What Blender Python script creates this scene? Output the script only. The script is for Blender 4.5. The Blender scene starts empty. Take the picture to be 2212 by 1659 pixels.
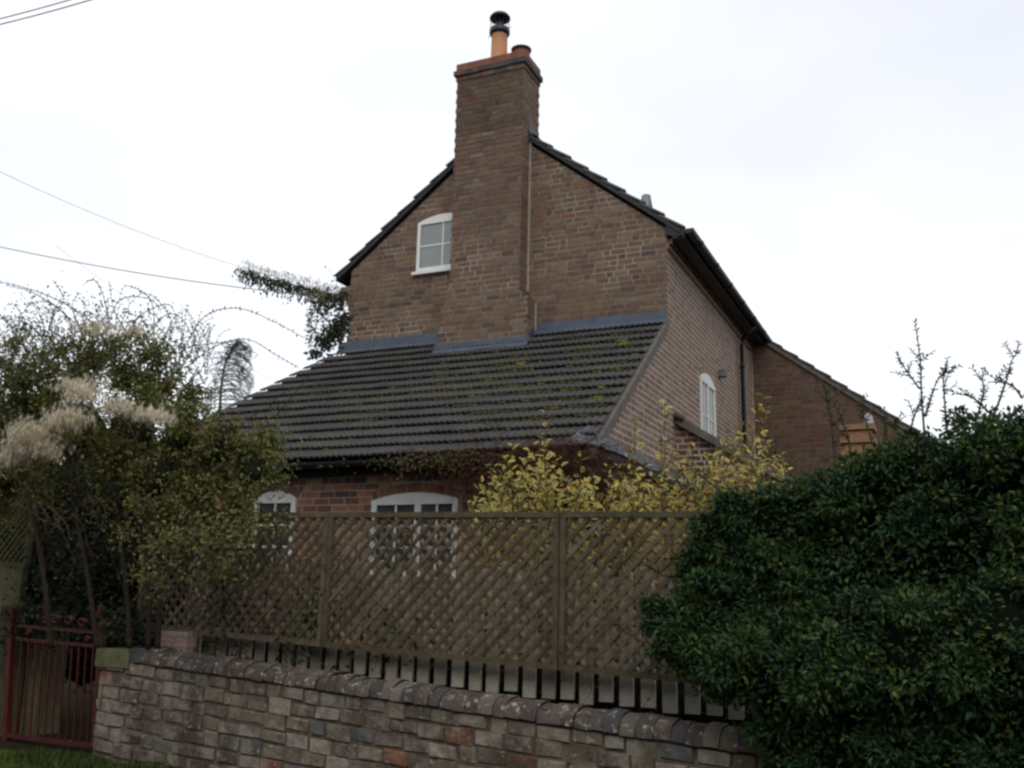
import bpy, math, random
import numpy as np
from mathutils import Vector, Matrix
S = bpy.context.scene
COL = S.collection
rng = random.Random(7)
nr = np.random.default_rng(11)

# ------------------------------------------------------------------ camera
FPX = 3900.0 * 2212 / 4080; CX, CY = 1106.0, 829.5
yaw, pit, rol = (math.radians(v) for v in (-24.4, 12.5, 1.25))
Fv = np.array([math.sin(yaw)*math.cos(pit), math.cos(yaw)*math.cos(pit), math.sin(pit)])
Rt = np.array([math.cos(yaw), -math.sin(yaw), 0.0]); Up = np.cross(Rt, Fv)
R2 = math.cos(rol)*Rt + math.sin(rol)*Up
U2 = -math.sin(rol)*Rt + math.cos(rol)*Up
CAM = np.array([0.0, 0.0, 1.55])
cd = bpy.data.cameras.new('camera'); cam = bpy.data.objects.new('camera', cd); COL.objects.link(cam)
cd.sensor_width = 36.0; cd.lens = 3900/4080*36; cd.clip_start = 0.05; cd.clip_end = 2000
m = Matrix(((R2[0], U2[0], -Fv[0], 0), (R2[1], U2[1], -Fv[1], 0), (R2[2], U2[2], -Fv[2], 0), (0, 0, 0, 1)))
cam.matrix_world = Matrix.Translation(Vector(CAM)) @ m
S.camera = cam

# ------------------------------------------------------------------ sky and light
W = bpy.data.worlds.new('World'); S.world = W; W.use_nodes = True
nt = W.node_tree; nt.nodes.clear()
out = nt.nodes.new('ShaderNodeOutputWorld')
SUN_EL, SUN_AZ = math.radians(42), math.radians(150)
sky = nt.nodes.new('ShaderNodeTexSky'); sky.sky_type = 'NISHITA'; sky.sun_disc = False
sky.sun_elevation = SUN_EL; sky.sun_rotation = SUN_AZ; sky.dust_density = 3
b1 = nt.nodes.new('ShaderNodeBackground'); b1.inputs[1].default_value = 0.05
nt.links.new(sky.outputs[0], b1.inputs[0])
tc = nt.nodes.new('ShaderNodeTexCoord')
mp = nt.nodes.new('ShaderNodeMapping'); mp.inputs['Scale'].default_value = (1.0, 1.0, 2.2)
nt.links.new(tc.outputs['Generated'], mp.inputs[0])
nz = nt.nodes.new('ShaderNodeTexNoise'); nz.inputs['Scale'].default_value = 1.3; nz.inputs['Detail'].default_value = 4
nt.links.new(mp.outputs[0], nz.inputs['Vector'])
cr = nt.nodes.new('ShaderNodeValToRGB')
cr.color_ramp.elements[0].position = .40; cr.color_ramp.elements[0].color = (.72, .73, .785, 1)
cr.color_ramp.elements[1].position = .74; cr.color_ramp.elements[1].color = (1, .995, .985, 1)
sx = nt.nodes.new('ShaderNodeVectorMath'); sx.operation = 'DOT_PRODUCT'; sx.inputs[1].default_value = (-.75, 0, .75)
nt.links.new(tc.outputs['Generated'], sx.inputs[0])
am = nt.nodes.new('ShaderNodeMath'); am.operation = 'MULTIPLY_ADD'; am.inputs[1].default_value = .32
nt.links.new(sx.outputs['Value'], am.inputs[0]); nt.links.new(nz.outputs['Fac'], am.inputs[2]); nt.links.new(am.outputs[0], cr.inputs[0])
b2 = nt.nodes.new('ShaderNodeBackground'); b2.inputs[1].default_value = 0.97
nt.links.new(cr.outputs[0], b2.inputs[0])
ad = nt.nodes.new('ShaderNodeAddShader')
nt.links.new(b1.outputs[0], ad.inputs[0]); nt.links.new(b2.outputs[0], ad.inputs[1]); nt.links.new(ad.outputs[0], out.inputs[0])
sl = bpy.data.lights.new('sun', 'SUN'); sl.energy = 0.5; sl.angle = math.radians(25); sl.color = (1, .96, .9)
so = bpy.data.objects.new('sun', sl); COL.objects.link(so)
sd = Vector((math.sin(SUN_AZ)*math.cos(SUN_EL), math.cos(SUN_AZ)*math.cos(SUN_EL), math.sin(SUN_EL)))
so.rotation_euler = sd.to_track_quat('Z', 'Y').to_euler()
S.view_settings.view_transform = 'Standard'; S.view_settings.look = 'None'
S.view_settings.exposure = 0.0; S.view_settings.gamma = 1
S.render.engine = 'CYCLES'
S.cycles.filter_width = 2.6
S.cycles.max_bounces = 6; S.cycles.diffuse_bounces = 3

# ------------------------------------------------------------------ picking world points (pixels of the 2212 wide photograph)
def ray(x, y): return Fv + (x-CX)/FPX*R2 - (y-CY)/FPX*U2
def onY(x, y, Y): d = ray(x, y); return CAM + d*(Y-CAM[1])/d[1]
def onX(x, y, X): d = ray(x, y); return CAM + d*(X-CAM[0])/d[0]
FA = math.radians(4.0); FN = np.array([math.sin(FA), math.cos(FA), 0]); FD = np.array([math.cos(FA), -math.sin(FA), 0])
def fp(x, y, off=0.0):
    p = np.array([-2, 5.8, 0]) + FN*off; d = ray(x, y); return CAM + d*np.dot(p-CAM, FN)/np.dot(d, FN)

# ------------------------------------------------------------------ materials
def mat(name, col=(.5, .5, .5), rough=.8, attr=False, nscale=0, namt=.3, bump=0, bscale=60, spec=.3, metal=0,
        spots=None, trans=0, rand=0):
    M = bpy.data.materials.new(name); M.use_nodes = True; t = M.node_tree; L = t.links
    b = t.nodes['Principled BSDF']; b.inputs['Roughness'].default_value = rough; b.inputs['Metallic'].default_value = metal
    b.inputs['Specular IOR Level'].default_value = spec
    tcx = t.nodes.new('ShaderNodeTexCoord')
    if attr:
        a = t.nodes.new('ShaderNodeAttribute'); a.attribute_name = 'Col'; c = a.outputs['Color']
    else:
        a = t.nodes.new('ShaderNodeRGB'); a.outputs[0].default_value = (*col, 1); c = a.outputs[0]
    if rand:
        oi = t.nodes.new('ShaderNodeObjectInfo'); mr = t.nodes.new('ShaderNodeMapRange')
        mr.inputs['To Min'].default_value = 1-rand; mr.inputs['To Max'].default_value = 1+rand
        L.new(oi.outputs['Random'], mr.inputs['Value'])
        hs = t.nodes.new('ShaderNodeHueSaturation'); L.new(mr.outputs[0], hs.inputs['Value']); L.new(c, hs.inputs['Color']); c = hs.outputs[0]
    if nscale:
        n = t.nodes.new('ShaderNodeTexNoise'); n.inputs['Scale'].default_value = nscale; n.inputs['Detail'].default_value = 8
        n.inputs['Roughness'].default_value = .65
        L.new(tcx.outputs['Object'], n.inputs['Vector'])
        r = t.nodes.new('ShaderNodeMapRange'); r.inputs['From Min'].default_value = .3; r.inputs['From Max'].default_value = .7
        r.inputs['To Min'].default_value = 1-namt; r.inputs['To Max'].default_value = 1+namt
        L.new(n.outputs['Fac'], r.inputs['Value'])
        h = t.nodes.new('ShaderNodeHueSaturation'); L.new(r.outputs[0], h.inputs['Value']); L.new(c, h.inputs['Color']); c = h.outputs[0]
    for sp in (spots or []):      # (colour, scale, lo, hi, amount)
        n = t.nodes.new('ShaderNodeTexNoise'); n.inputs['Scale'].default_value = sp[1]; n.inputs['Detail'].default_value = 7
        n.inputs['Roughness'].default_value = .7
        L.new(tcx.outputs['Object'], n.inputs['Vector'])
        r = t.nodes.new('ShaderNodeMapRange'); r.inputs['From Min'].default_value = sp[2]; r.inputs['From Max'].default_value = sp[3]
        r.inputs['To Max'].default_value = sp[4]
        L.new(n.outputs['Fac'], r.inputs['Value'])
        mx = t.nodes.new('ShaderNodeMix'); mx.data_type = 'RGBA'; L.new(r.outputs[0], mx.inputs['Factor'])
        L.new(c, mx.inputs['A']); mx.inputs['B'].default_value = (*sp[0], 1); c = mx.outputs['Result']
    L.new(c, b.inputs['Base Color'])
    if bump:
        n = t.nodes.new('ShaderNodeTexNoise'); n.inputs['Scale'].default_value = bscale; n.inputs['Detail'].default_value = 8
        L.new(tcx.outputs['Object'], n.inputs['Vector'])
        bm = t.nodes.new('ShaderNodeBump'); bm.inputs['Strength'].default_value = bump; bm.inputs['Distance'].default_value = .01
        L.new(n.outputs['Fac'], bm.inputs['Height']); L.new(bm.outputs[0], b.inputs['Normal'])
    if trans:
        o = t.nodes['Material Output']; tr = t.nodes.new('ShaderNodeBsdfTranslucent'); L.new(c, tr.inputs[0])
        ms = t.nodes.new('ShaderNodeMixShader'); ms.inputs[0].default_value = trans
        L.new(b.outputs[0], ms.inputs[1]); L.new(tr.outputs[0], ms.inputs[2]); L.new(ms.outputs[0], o.inputs[0])
    return M
LICH = (.42, .40, .34); SOOT = (.05, .045, .042); ALG = (.10, .11, .06)
M = dict(
    brick=mat('house_brick', attr=True, nscale=9, namt=.22, bump=.5, bscale=45, rough=.92, spots=[(SOOT, 1.3, .54, .72, .5), ((.20, .17, .14), 3.3, .60, .72, .5), ((.26, .23, .20), 2.6, .60, .75, .35), (ALG, .9, .6, .75, .35)]),
    brickred=mat('red_brick', attr=True, nscale=12, namt=.25, bump=.5, bscale=45, rough=.9),
    mortar_light=mat('mortar_pale', (.37, .315, .265), .95, nscale=25, namt=.12),
    mortar_mid=mat('mortar_brown', (.165, .132, .102), .95, nscale=5, namt=.4, spots=[((.36, .30, .24), .75, .46, .60, .8)]),
    mortar_dark=mat('mortar_dark', (.095, .076, .06), .95, nscale=5, namt=.4, spots=[((.2, .165, .13), 1.2, .52, .65, .7)]),
    mortar_wing=mat('mortar_wing', (.125, .095, .07), .95, nscale=5, namt=.3),
    mortar_front=mat('mortar_front', (.22, .185, .15), .95, nscale=20, namt=.2),
    mortar_wall=mat('mortar_garden', (.11, .09, .07), .95, nscale=20, namt=.4, spots=[((.2, .18, .14), 5, .5, .65, .7)]),
    wallbrick=mat('garden_brick', attr=True, nscale=14, namt=.35, bump=1.0, bscale=30, rough=.95,
                  spots=[((.07, .052, .038), 2.2, .46, .60, .85), ((.36, .33, .28), 4.0, .51, .64, .65), (LICH, 26, .60, .66, .85), ((.09, .10, .05), 4, .58, .7, .5)]),
    coping=mat('coping_brick', attr=True, nscale=10, namt=.3, bump=.8, bscale=30, rough=.9,
               spots=[((.06, .05, .04), 5, .48, .62, .6), (LICH, 22, .57, .64, .85), ((.09, .10, .03), 3.2, .60, .70, .7), ((.24, .21, .17), 5, .56, .7, .5)]),
    tile=mat('concrete_tile', attr=True, nscale=18, namt=.22, bump=.4, bscale=90, rough=.75, spec=.35, spots=[((.085, .085, .04), 1.6, .50, .70, .65), ((.11, .12, .03), 9, .62, .70, .5), ((.22, .22, .2), 30, .66, .72, .6)]),
    verge=mat('verge_mortar', (.115, .10, .088), .9, nscale=10, namt=.3, bump=.4),
    lead=mat('lead', (.062, .078, .108), .6, nscale=6, namt=.25, metal=.0, spec=.4, bump=.2, bscale=12),
    lead_pale=mat('lead_pale', (.12, .135, .155), .85, nscale=8, namt=.3, metal=.0, spec=.15, bump=.3, bscale=12),
    black=mat('black_plastic', (.010, .012, .016), .5, spec=.35),
    bargeboard=mat('slate_grey_board', (.028, .03, .036), .7, nscale=8, namt=.3),
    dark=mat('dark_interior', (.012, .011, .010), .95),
    white=mat('white_paint', (.62, .64, .62), .5, nscale=10, namt=.08, spots=[((.20, .17, .14), 26, .64, .68, .8)]),
    white_shaded=mat('shaded_white_paint', (.44, .46, .45), .6, nscale=6, namt=.15, spots=[((.18, .17, .14), 12, .58, .68, .6)]),  # white paint darkened for the shade under the eaves, plus dull spots
    glass=mat('pane_grey', (.20, .225, .225), .12, spec=.6, nscale=3, namt=.08),
    glassd=mat('pane_dark', (.035, .04, .04), .1, spec=.6, nscale=4, namt=.3),
    terra=mat('buff_terracotta', (.50, .25, .12), .7, nscale=7, namt=.12),
    red=mat('red_terracotta', (.19, .078, .052), .85, nscale=8, namt=.35, bump=.3),
    metal=mat('cowl_black', (.02, .023, .028), .35, spec=.5, metal=.3),
    steel=mat('vent_metal', (.30, .31, .33), .5, metal=.2, nscale=15, namt=.2),
    wood=mat('trellis_timber', attr=True, nscale=14, namt=.35, rough=.9, bump=.5, bscale=80, spots=[((.085, .09, .028), 2.2, .50, .70, .4)]),
    picket=mat('picket_timber', (.42, .39, .32), .9, rand=.32, nscale=12, namt=.3, bump=.5, bscale=50, spots=[((.075, .09, .045), 5, .5, .68, .7)]),
    oldwood=mat('board_timber', (.10, .095, .05), .9, nscale=8, namt=.3, bump=.4),
    gate=mat('gate_red_paint', (.075, .009, .010), .55, nscale=14, namt=.4, bump=.3, spots=[((.03, .02, .018), 8, .55, .7, .7)]),
    stone=mat('pier_stone', (.15, .145, .085), .95, nscale=9, namt=.35, bump=.8, bscale=25, spots=[((.09, .12, .045), 4, .48, .62, .8)]),
    pink=mat('pink_brick', (.36, .27, .235), .9, nscale=20, namt=.15, bump=.4),
    leaf=mat('leaf', attr=True, rough=.5, spec=.35, trans=.18),
    gloss=mat('glossy_leaf', attr=True, rough=.55, spec=.3, trans=.12),
    fluff=mat('seed_fluff', attr=True, rough=1, spec=.05, trans=.25),
    stem=mat('stem', attr=True, rough=1, spec=.05, nscale=20, namt=.3),
    soil=mat('garden_soil', (.028, .026, .016), 1, spec=0, nscale=5, namt=.4, bump=1, bscale=12),
    grass=mat('verge_grass', (.045, .07, .015), 1, spec=0, nscale=12, namt=.5, bump=1, bscale=40),
    asphalt=mat('asphalt', (.05, .05, .05), .9, nscale=60, namt=.25, bump=.4, bscale=150),
    moss=mat('moss', attr=True, rough=1, nscale=30, namt=.4, bump=1, bscale=60),
    cable=mat('cable', (.16, .16, .18), .7), cable_pale=mat('cable_pale', (.55, .55, .58), .7),
)

# ------------------------------------------------------------------ mesh helpers
def tag(o, label=None, cat=None, group=None, kind=None):
    if label: o['label'] = label
    if cat: o['category'] = cat
    if group: o['group'] = group
    if kind: o['kind'] = kind
    return o
def wloc(o):
    v = np.zeros(3)
    while o is not None: v += np.array(o.location); o = o.parent
    return v
def empty(name, loc, label=None, cat=None, group=None):
    o = bpy.data.objects.new(name, None); COL.objects.link(o); o.location = [float(t) for t in loc]; o.empty_display_size = .2
    return tag(o, label, cat, group)
class MB:
    def __init__(s): s.v = []; s.f = []; s.c = []; s.m = []; s.sm = []
    def face(s, pts, col=(1, 1, 1), mi=0, sm=False):
        n = len(s.v); s.v += [tuple(p) for p in pts]; s.f.append(tuple(range(n, n+len(pts)))); s.c.append(col); s.m.append(mi); s.sm.append(sm)
    def add(s, vs, fs, col=(1, 1, 1), mi=0, sm=False):
        n = len(s.v); s.v += [tuple(p) for p in vs]
        for i, f in enumerate(fs):
            s.f.append(tuple(n+k for k in f)); s.c.append(col[i] if isinstance(col, list) else col); s.m.append(mi); s.sm.append(sm)
    def frame_box(s, O, A, B, Cc, a, b, c, col=(1, 1, 1), mi=0):
        # box in frame O + A*a0..a1 + B*b0..b1 + C*c0..c1
        O, A, B, Cc = map(np.asarray, (O, A, B, Cc))
        vs = [O + A*i + B*j + Cc*k for k in c for j in b for i in a]
        s.add(vs, [(0, 2, 3, 1), (4, 5, 7, 6), (0, 1, 5, 4), (2, 6, 7, 3), (0, 4, 6, 2), (1, 3, 7, 5)], col, mi)
    def box(s, x, y, z, col=(1, 1, 1), mi=0): s.frame_box((0, 0, 0), (1, 0, 0), (0, 1, 0), (0, 0, 1), x, y, z, col, mi)
    def prism(s, poly, d, col=(1, 1, 1), mi=0):   # poly: 3D points, extruded along d
        n = len(poly); P = [np.asarray(p, float) for p in poly]; Q = [p+np.asarray(d) for p in P]
        s.add(P+Q, [tuple(range(n))[::-1], tuple(range(n, 2*n))] + [(i, (i+1) % n, n+(i+1) % n, n+i) for i in range(n)], col, mi)
    def tube(s, pts, r0, r1=None, n=6, col=(1, 1, 1), mi=0, sm=True):
        r1 = r0 if r1 is None else r1; P = [np.asarray(p, float) for p in pts]; k = len(P); vs = []
        for i, p in enumerate(P):
            t = P[min(i+1, k-1)] - P[max(i-1, 0)]; t = t/(np.linalg.norm(t)+1e-9)
            a = np.cross(t, (0, 0, 1)) if abs(t[2]) < .9 else np.cross(t, (1, 0, 0)); a /= np.linalg.norm(a); b = np.cross(t, a)
            r = r0 + (r1-r0)*i/max(k-1, 1)
            vs += [p + (a*math.cos(2*math.pi*j/n) + b*math.sin(2*math.pi*j/n))*r for j in range(n)]
        fs = [(i*n+j, i*n+(j+1) % n, (i+1)*n+(j+1) % n, (i+1)*n+j) for i in range(k-1) for j in range(n)]
        fs += [tuple(range(n))[::-1], tuple(range((k-1)*n, k*n))]
        s.add(vs, fs, col, mi, sm)
    def lathe(s, c, prof, n=24, col=(1, 1, 1), mi=0):   # prof list of (r,z)
        vs = [(c[0]+r*math.cos(2*math.pi*j/n), c[1]+r*math.sin(2*math.pi*j/n), c[2]+z) for r, z in prof for j in range(n)]
        k = len(prof); fs = [(i*n+j, i*n+(j+1) % n, (i+1)*n+(j+1) % n, (i+1)*n+j) for i in range(k-1) for j in range(n)]
        fs += [tuple(range(n))[::-1], tuple(range((k-1)*n, k*n))]
        s.add(vs, fs, col, mi, True)
    def leaves(s, P, D, Nn, L, Wd, cols, fold=.25):
        # vectorised simple leaves: base P, direction D, normal Nn, length L, width Wd
        P, D, Nn = map(np.asarray, (P, D, Nn)); k = len(P)
        D = D/(np.linalg.norm(D, axis=1, keepdims=True)+1e-9)
        Sd = np.cross(D, Nn); Sd /= np.linalg.norm(Sd, axis=1, keepdims=True)+1e-9; Nn = np.cross(Sd, D)
        L = np.broadcast_to(L, (k,))[:, None]; Wd = np.broadcast_to(Wd, (k,))[:, None]
        a = P; b = P + D*L*.45 + Sd*Wd*.5 + Nn*Wd*fold; c = P + D*L - Nn*L*.12; d = P + D*L*.45 - Sd*Wd*.5 + Nn*Wd*fold
        V = np.stack([a, b, c, d], 1).reshape(-1, 3); n = len(s.v)
        s.v += [tuple(x) for x in V.tolist()]
        for i in range(k):
            q = n+4*i; s.f.append((q, q+1, q+2)); s.f.append((q, q+2, q+3)); cc = tuple(cols[i]); s.c += [cc, cc]
        s.m += [0]*(2*k); s.sm += [False]*(2*k)
    def build(s, name, mats, parent=None):
        me = bpy.data.meshes.new(name); off = wloc(parent) if parent else np.zeros(3)
        o = bpy.data.objects.new(name, me)
        v = np.array(s.v, float)
        if parent is None:
            off = np.array([(v[:, 0].min()+v[:, 0].max())/2, (v[:, 1].min()+v[:, 1].max())/2, v[:, 2].min()]); o.location = off
        me.from_pydata((v-off).tolist(), [], s.f); me.update()
        at = me.color_attributes.new('Col', 'FLOAT_COLOR', 'CORNER')
        cc = np.ones((len(s.f), 4), np.float32); cc[:, :3] = np.array(s.c)
        cnt = np.array([len(f) for f in s.f]); at.data.foreach_set('color', np.repeat(cc, cnt, 0).ravel())
        for mm in (mats if isinstance(mats, (list, tuple)) else [mats]): me.materials.append(mm)
        me.polygons.foreach_set('material_index', s.m); me.polygons.foreach_set('use_smooth', s.sm)
        COL.objects.link(o)
        if parent is not None: o.parent = parent
        return o

def jit(c, a=.15, h=.03):
    k = 1+rng.uniform(-a, a); return (max(c[0]*k*(1+rng.uniform(-h, h)), .001), max(c[1]*k, .001), max(c[2]*k*(1+rng.uniform(-h, h)), .001))
def clip(poly, x0, x1, y0, y1):
    for ax, lim, sg in ((0, x0, 1), (0, x1, -1), (1, y0, 1), (1, y1, -1)):
        q = []; n = len(poly)
        for i in range(n):
            a, b = poly[i], poly[(i+1) % n]; da, db = (a[ax]-lim)*sg, (b[ax]-lim)*sg
            if da >= 0: q.append(a)
            if da*db < 0:
                t = da/(da-db); q.append((a[0]+(b[0]-a[0])*t, a[1]+(b[1]-a[1])*t))
        poly = q
        if not poly: return []
    return poly
PAL_HOUSE = [(.130, .086, .060)]*12 + [(.142, .096, .061)]*8 + [(.118, .073, .054)]*6 + [(.148, .106, .076)]*4 + [(.155, .124, .098)]*2 + [(.085, .060, .052)]*2 + [(.155, .076, .05)]
PAL_SIDE = [(.175, .122, .085)]*6 + [(.195, .142, .10)]*4 + [(.15, .10, .074)]*3 + [(.125, .095, .078)]*1 + [(.20, .105, .07)]
PAL_RED = [(.19, .085, .052)]*3 + [(.10, .045, .035)]*3 + [(.21, .14, .085)]*2 + [(.06, .035, .032)]
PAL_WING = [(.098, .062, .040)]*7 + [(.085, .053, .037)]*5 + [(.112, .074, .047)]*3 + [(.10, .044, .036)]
def arch_hole(c, hw, z0, zs, rise, ring=0.0):
    R = (hw*hw+rise*rise)/(2*rise) if rise else 0; zc = zs+rise-R
    def f(v):
        if v < z0 or v > zs+rise+ring: return None
        if ring and v > zs-.02:
            t = (R+ring)**2-(v-zc)**2
            if t <= 0: return None
            w = min(math.sqrt(t), (hw+.0)*(R+ring)/R)
            return (c-w, c+w)
        if v <= zs: return (c-hw, c+hw)
        t = R*R-(v-zc)**2
        return (c-math.sqrt(max(t, 0)), c+math.sqrt(max(t, 0))) if t > 0 else None
    f.geo = (c, hw, z0, zs, rise, R, zc, ring); return f
def bricks(mb, O, U, N, poly, h=.078, mo=.011, pal=PAL_HOUSE, holes=(), depth=.004, sl=.196, hl=.094, jt=.0025, colfn=None, mi=0, phase=0, rows=None, a=.09):
    """poly in (u, v) metres along U and Z; bricks stand proud of the face by depth"""
    O, U, N = map(lambda t: np.asarray(t, float), (O, U, N)); Z = np.array([0, 0, 1.0])
    v0 = min(p[1] for p in poly); v1 = max(p[1] for p in poly); u0 = min(p[0] for p in poly); u1 = max(p[0] for p in poly)
    k0 = int(math.floor(v0/h)); k1 = int(math.ceil(v1/h))
    for k in range(k0, k1):
        va, vb = k*h+mo/2, (k+1)*h-mo/2; u = u0 - rng.uniform(0, .2); hole = None; pat = rng.choice((0, 1))
        spans = []
        i = 0
        while u < u1:
            L = sl if (i+pat) % 2 == 0 or rng.random() < .45 else hl
            spans.append((u, u+L)); u += L+mo; i += 1
        cut = []
        for hf in holes:
            hh = hf((va+vb)/2)
            if hh: cut.append(hh)
        for (a0, a1) in spans:
            segs = [(a0, a1)]
            for (c0, c1) in cut:
                ns = []
                for (s0, s1) in segs:
                    if s1 <= c0 or s0 >= c1: ns.append((s0, s1))
                    else:
                        if s0 < c0-.02: ns.append((s0, c0-.004))
                        if s1 > c1+.02: ns.append((c1+.004, s1))
                segs = ns
            for (s0, s1) in segs:
                q = clip(poly, s0+rng.uniform(-jt, jt), s1+rng.uniform(-jt, jt), va+rng.uniform(-jt, jt), vb+rng.uniform(-jt, jt))
                if len(q) < 3: continue
                ar = abs(sum(q[i][0]*q[(i+1) % len(q)][1]-q[(i+1) % len(q)][0]*q[i][1] for i in range(len(q))))/2
                if ar < 2e-4: continue
                cu = sum(p[0] for p in q)/len(q); cv = sum(p[1] for p in q)/len(q)
                col = jit(rng.choice(pal), a)
                if colfn: col = colfn(cu, cv, col)
                d = depth*rng.uniform(.7, 1.25); base = [O+U*p[0]+Z*p[1] for p in q]
                ins = [(p[0]+(cu-p[0])*min(.003/max(abs(cu-p[0]), .004), .3), p[1]+(cv-p[1])*min(.003/max(abs(cv-p[1]), .004), .3)) for p in q]
                top = [O+U*p[0]+Z*p[1]+N*d for p in ins]; n = len(q)
                mb.add(base+top, [tuple(range(n, 2*n))]+[(i, (i+1) % n, n+(i+1) % n, n+i) for i in range(n)], col, mi)
def ring(mb, O, U, N, hf, nb, pal, thick=.014, mi=0):
    c, hw, z0, zs, rise, R, zc, rg = hf.geo; O, U, N = map(np.asarray, (O, U, N)); Z = np.array([0, 0, 1.0])
    a1 = math.asin(min(hw/R, 1)); 
    for i in range(nb):
        t0 = -a1 + 2*a1*(i+.09)/nb; t1 = -a1 + 2*a1*(i+.91)/nb; r1 = R+rg*rng.uniform(.94, 1.0); r0 = R+.004
        q = [(c+r0*math.sin(t0), zc+r0*math.cos(t0)), (c+r0*math.sin(t1), zc+r0*math.cos(t1)), (c+r1*math.sin(t1), zc+r1*math.cos(t1)), (c+r1*math.sin(t0), zc+r1*math.cos(t0))]
        mb.prism([O+U*p[0]+Z*p[1] for p in q], N*thick, jit(rng.choice(pal), .15), mi)
def window(parent, name_label, O, U, N, hf, cols, bars, gl, mull=None, fr=.055, sill=True, head_h=None, paint='white'):
    """frame, glazing bars, pane, sill of a window with a cambered solid head"""
    c, hw, z0, zs, rise, R, zc, rg = hf.geo; O, U, N = map(lambda t: np.asarray(t, float), (O, U, N)); Z = np.array([0, 0, 1.0])
    f = MB(); B = lambda mb, a, b, cc: mb.frame_box(O, U, N, Z, a, b, cc)
    B(f, (c-hw, c-hw+fr), (.001, .03), (z0, zs)); B(f, (c+hw-fr, c+hw), (.001, .03), (z0, zs)); B(f, (c-hw+fr, c+hw-fr), (.001, .028), (z0, z0+fr*1.2))
    hb = head_h or .07
    B(f, (c-hw+fr, c+hw-fr), (.001, .028), (zs-hb, zs))
    a1 = math.asin(min(hw/R, 1)); arc = [(c+R*math.sin(a1-2*a1*i/16), zc+R*math.cos(a1-2*a1*i/16)) for i in range(17)]
    f.prism([O+U*p[0]+Z*p[1]+N*.001 for p in arc], N*.024)
    arc2 = [(c+(R-.03)*math.sin(a1-2*a1*i/16), zc+(R)*math.cos(a1-2*a1*i/16)-.05) for i in range(17)]
    for m_ in (mull or []): B(f, (m_-fr*.6, m_+fr*.6), (.001, .029), (z0+fr*1.2, zs-hb))
    fo = f.build('window', M[paint], parent)
    g = MB(); edges = [c-hw+fr] + sum([[m_-fr*.6, m_+fr*.6] for m_ in (mull or [])], []) + [c+hw-fr]
    zb, zt = z0+fr*1.2, zs-hb
    for i in range(0, len(edges), 2):
        e0, e1 = edges[i], edges[i+1]
        for k in range(1, cols): x = e0+(e1-e0)*k/cols; B(g, (x-.011, x+.011), (.004, .018), (zb, zt))
        for k in range(1, bars): z = zb+(zt-zb)*k/bars; B(g, (e0, e1), (.004, .0165), (z-.011, z+.011))
    g.build('glazing_bar', M[paint], fo)
    p = MB(); B(p, (c-hw+fr, c+hw-fr), (.0015, .006), (zb, zt)); p.build('pane', gl, fo)
    if sill:
        s_ = MB(); B(s_, (c-hw-.05, c+hw+.05), (.001, .075), (z0-.045, z0-.002)); s_.build('sill', M[paint], fo)
    return fo

# ------------------------------------------------------------------ ground
def zwall(x): return None
gm = MB(); E_ = FD; Nn_ = FN
def strip(off0, off1, z0, z1, name, mt, lab=None, cat=None, kind='structure', seg=40, half=200, amp=0.0, mid=None):
    mb = MB(); o = np.array([-2, 5.8, 0]); xs = sorted(set(list(np.linspace(-12, 12, seg))+[-half, -60, -25, 25, 60, half]))
    ys = [0, .25, .5, .75, 1]
    P = [[o+FD*x+FN*(off0+(off1-off0)*t)+np.array([0, 0, z0+(z1-z0)*t+(rng.uniform(-amp, amp) if 0 < t < 1 else 0)]) for t in ys] for x in xs]
    for i in range(len(xs)-1):
        for j in range(4): mb.face([P[i][j], P[i+1][j], P[i+1][j+1], P[i][j+1]], sm=True)
    ob = mb.build(name, mt); tag(ob, lab, cat, kind=kind); return ob
strip(-200, -1.3, 0, 0, 'road', M['asphalt'])
strip(-1.3, -.36, 0, .33, 'grass_verge', M['grass'], amp=.03)
strip(-.36, 300, .33, .33, 'ground', M['soil'])

# ------------------------------------------------------------------ the house
XL, XR, YG, YE, YF = -8.19, -3.238, 12.0, 17.83, 9.35
ZB = .33; ZE = 6.45; TAN = .79
XM = (XL+XR)/2
house = empty('brick_house', (XM, 14.5, ZB), 'tall brown brick cottage with a steep gable, big chimney and tiled lean-to', 'house')
ZW = ZE-.02
# gable wall
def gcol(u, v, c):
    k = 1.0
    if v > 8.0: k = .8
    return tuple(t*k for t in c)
g = MB(); zr = ZW + (XR-XL)/2*TAN
gp = [(XL, ZB), (XR, ZB), (XR, ZW), (XM, zr), (XL, ZW)]
wx0 = onY(905, 483, YG)[0]; wz0 = onY(903, 590, YG)[2]; wzs = onY(905, 484, YG)[2]
gh = arch_hole(wx0+.43, .43, wz0, wzs, .095, .11)
g.face([(p[0], YG, p[1]) for p in gp], mi=1)
gp2 = [(XL, ZB), (XR, ZB), (XR, ZW), (XM, zr), (XL, ZW)]
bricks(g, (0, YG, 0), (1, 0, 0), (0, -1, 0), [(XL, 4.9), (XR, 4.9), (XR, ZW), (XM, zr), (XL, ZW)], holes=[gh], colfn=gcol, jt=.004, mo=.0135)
ring(g, (0, YG, 0), (1, 0, 0), (0, -1, 0), gh, 9, [(.13, .075, .055), (.16, .10, .07)])
g.build('gable_wall', [M['brick'], M['mortar_mid']], house)
w = window(house, '', (0, YG, 0), (1, 0, 0), (0, -1, 0), gh, 2, 2, M['glass'], fr=.052, head_h=.035); w['label'] = 'small cream sash window half hidden behind the chimney breast'
# corbelled kneeler at the left eave
kn = MB()
for i in range(5): kn.box((XL-.03*(i+1), XL), (YG+.002, YG+.2), (5.82+i*.078, 5.892+i*.078), jit((.15, .12, .09)))
kn.build('corbel', M['brick'], house)
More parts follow.
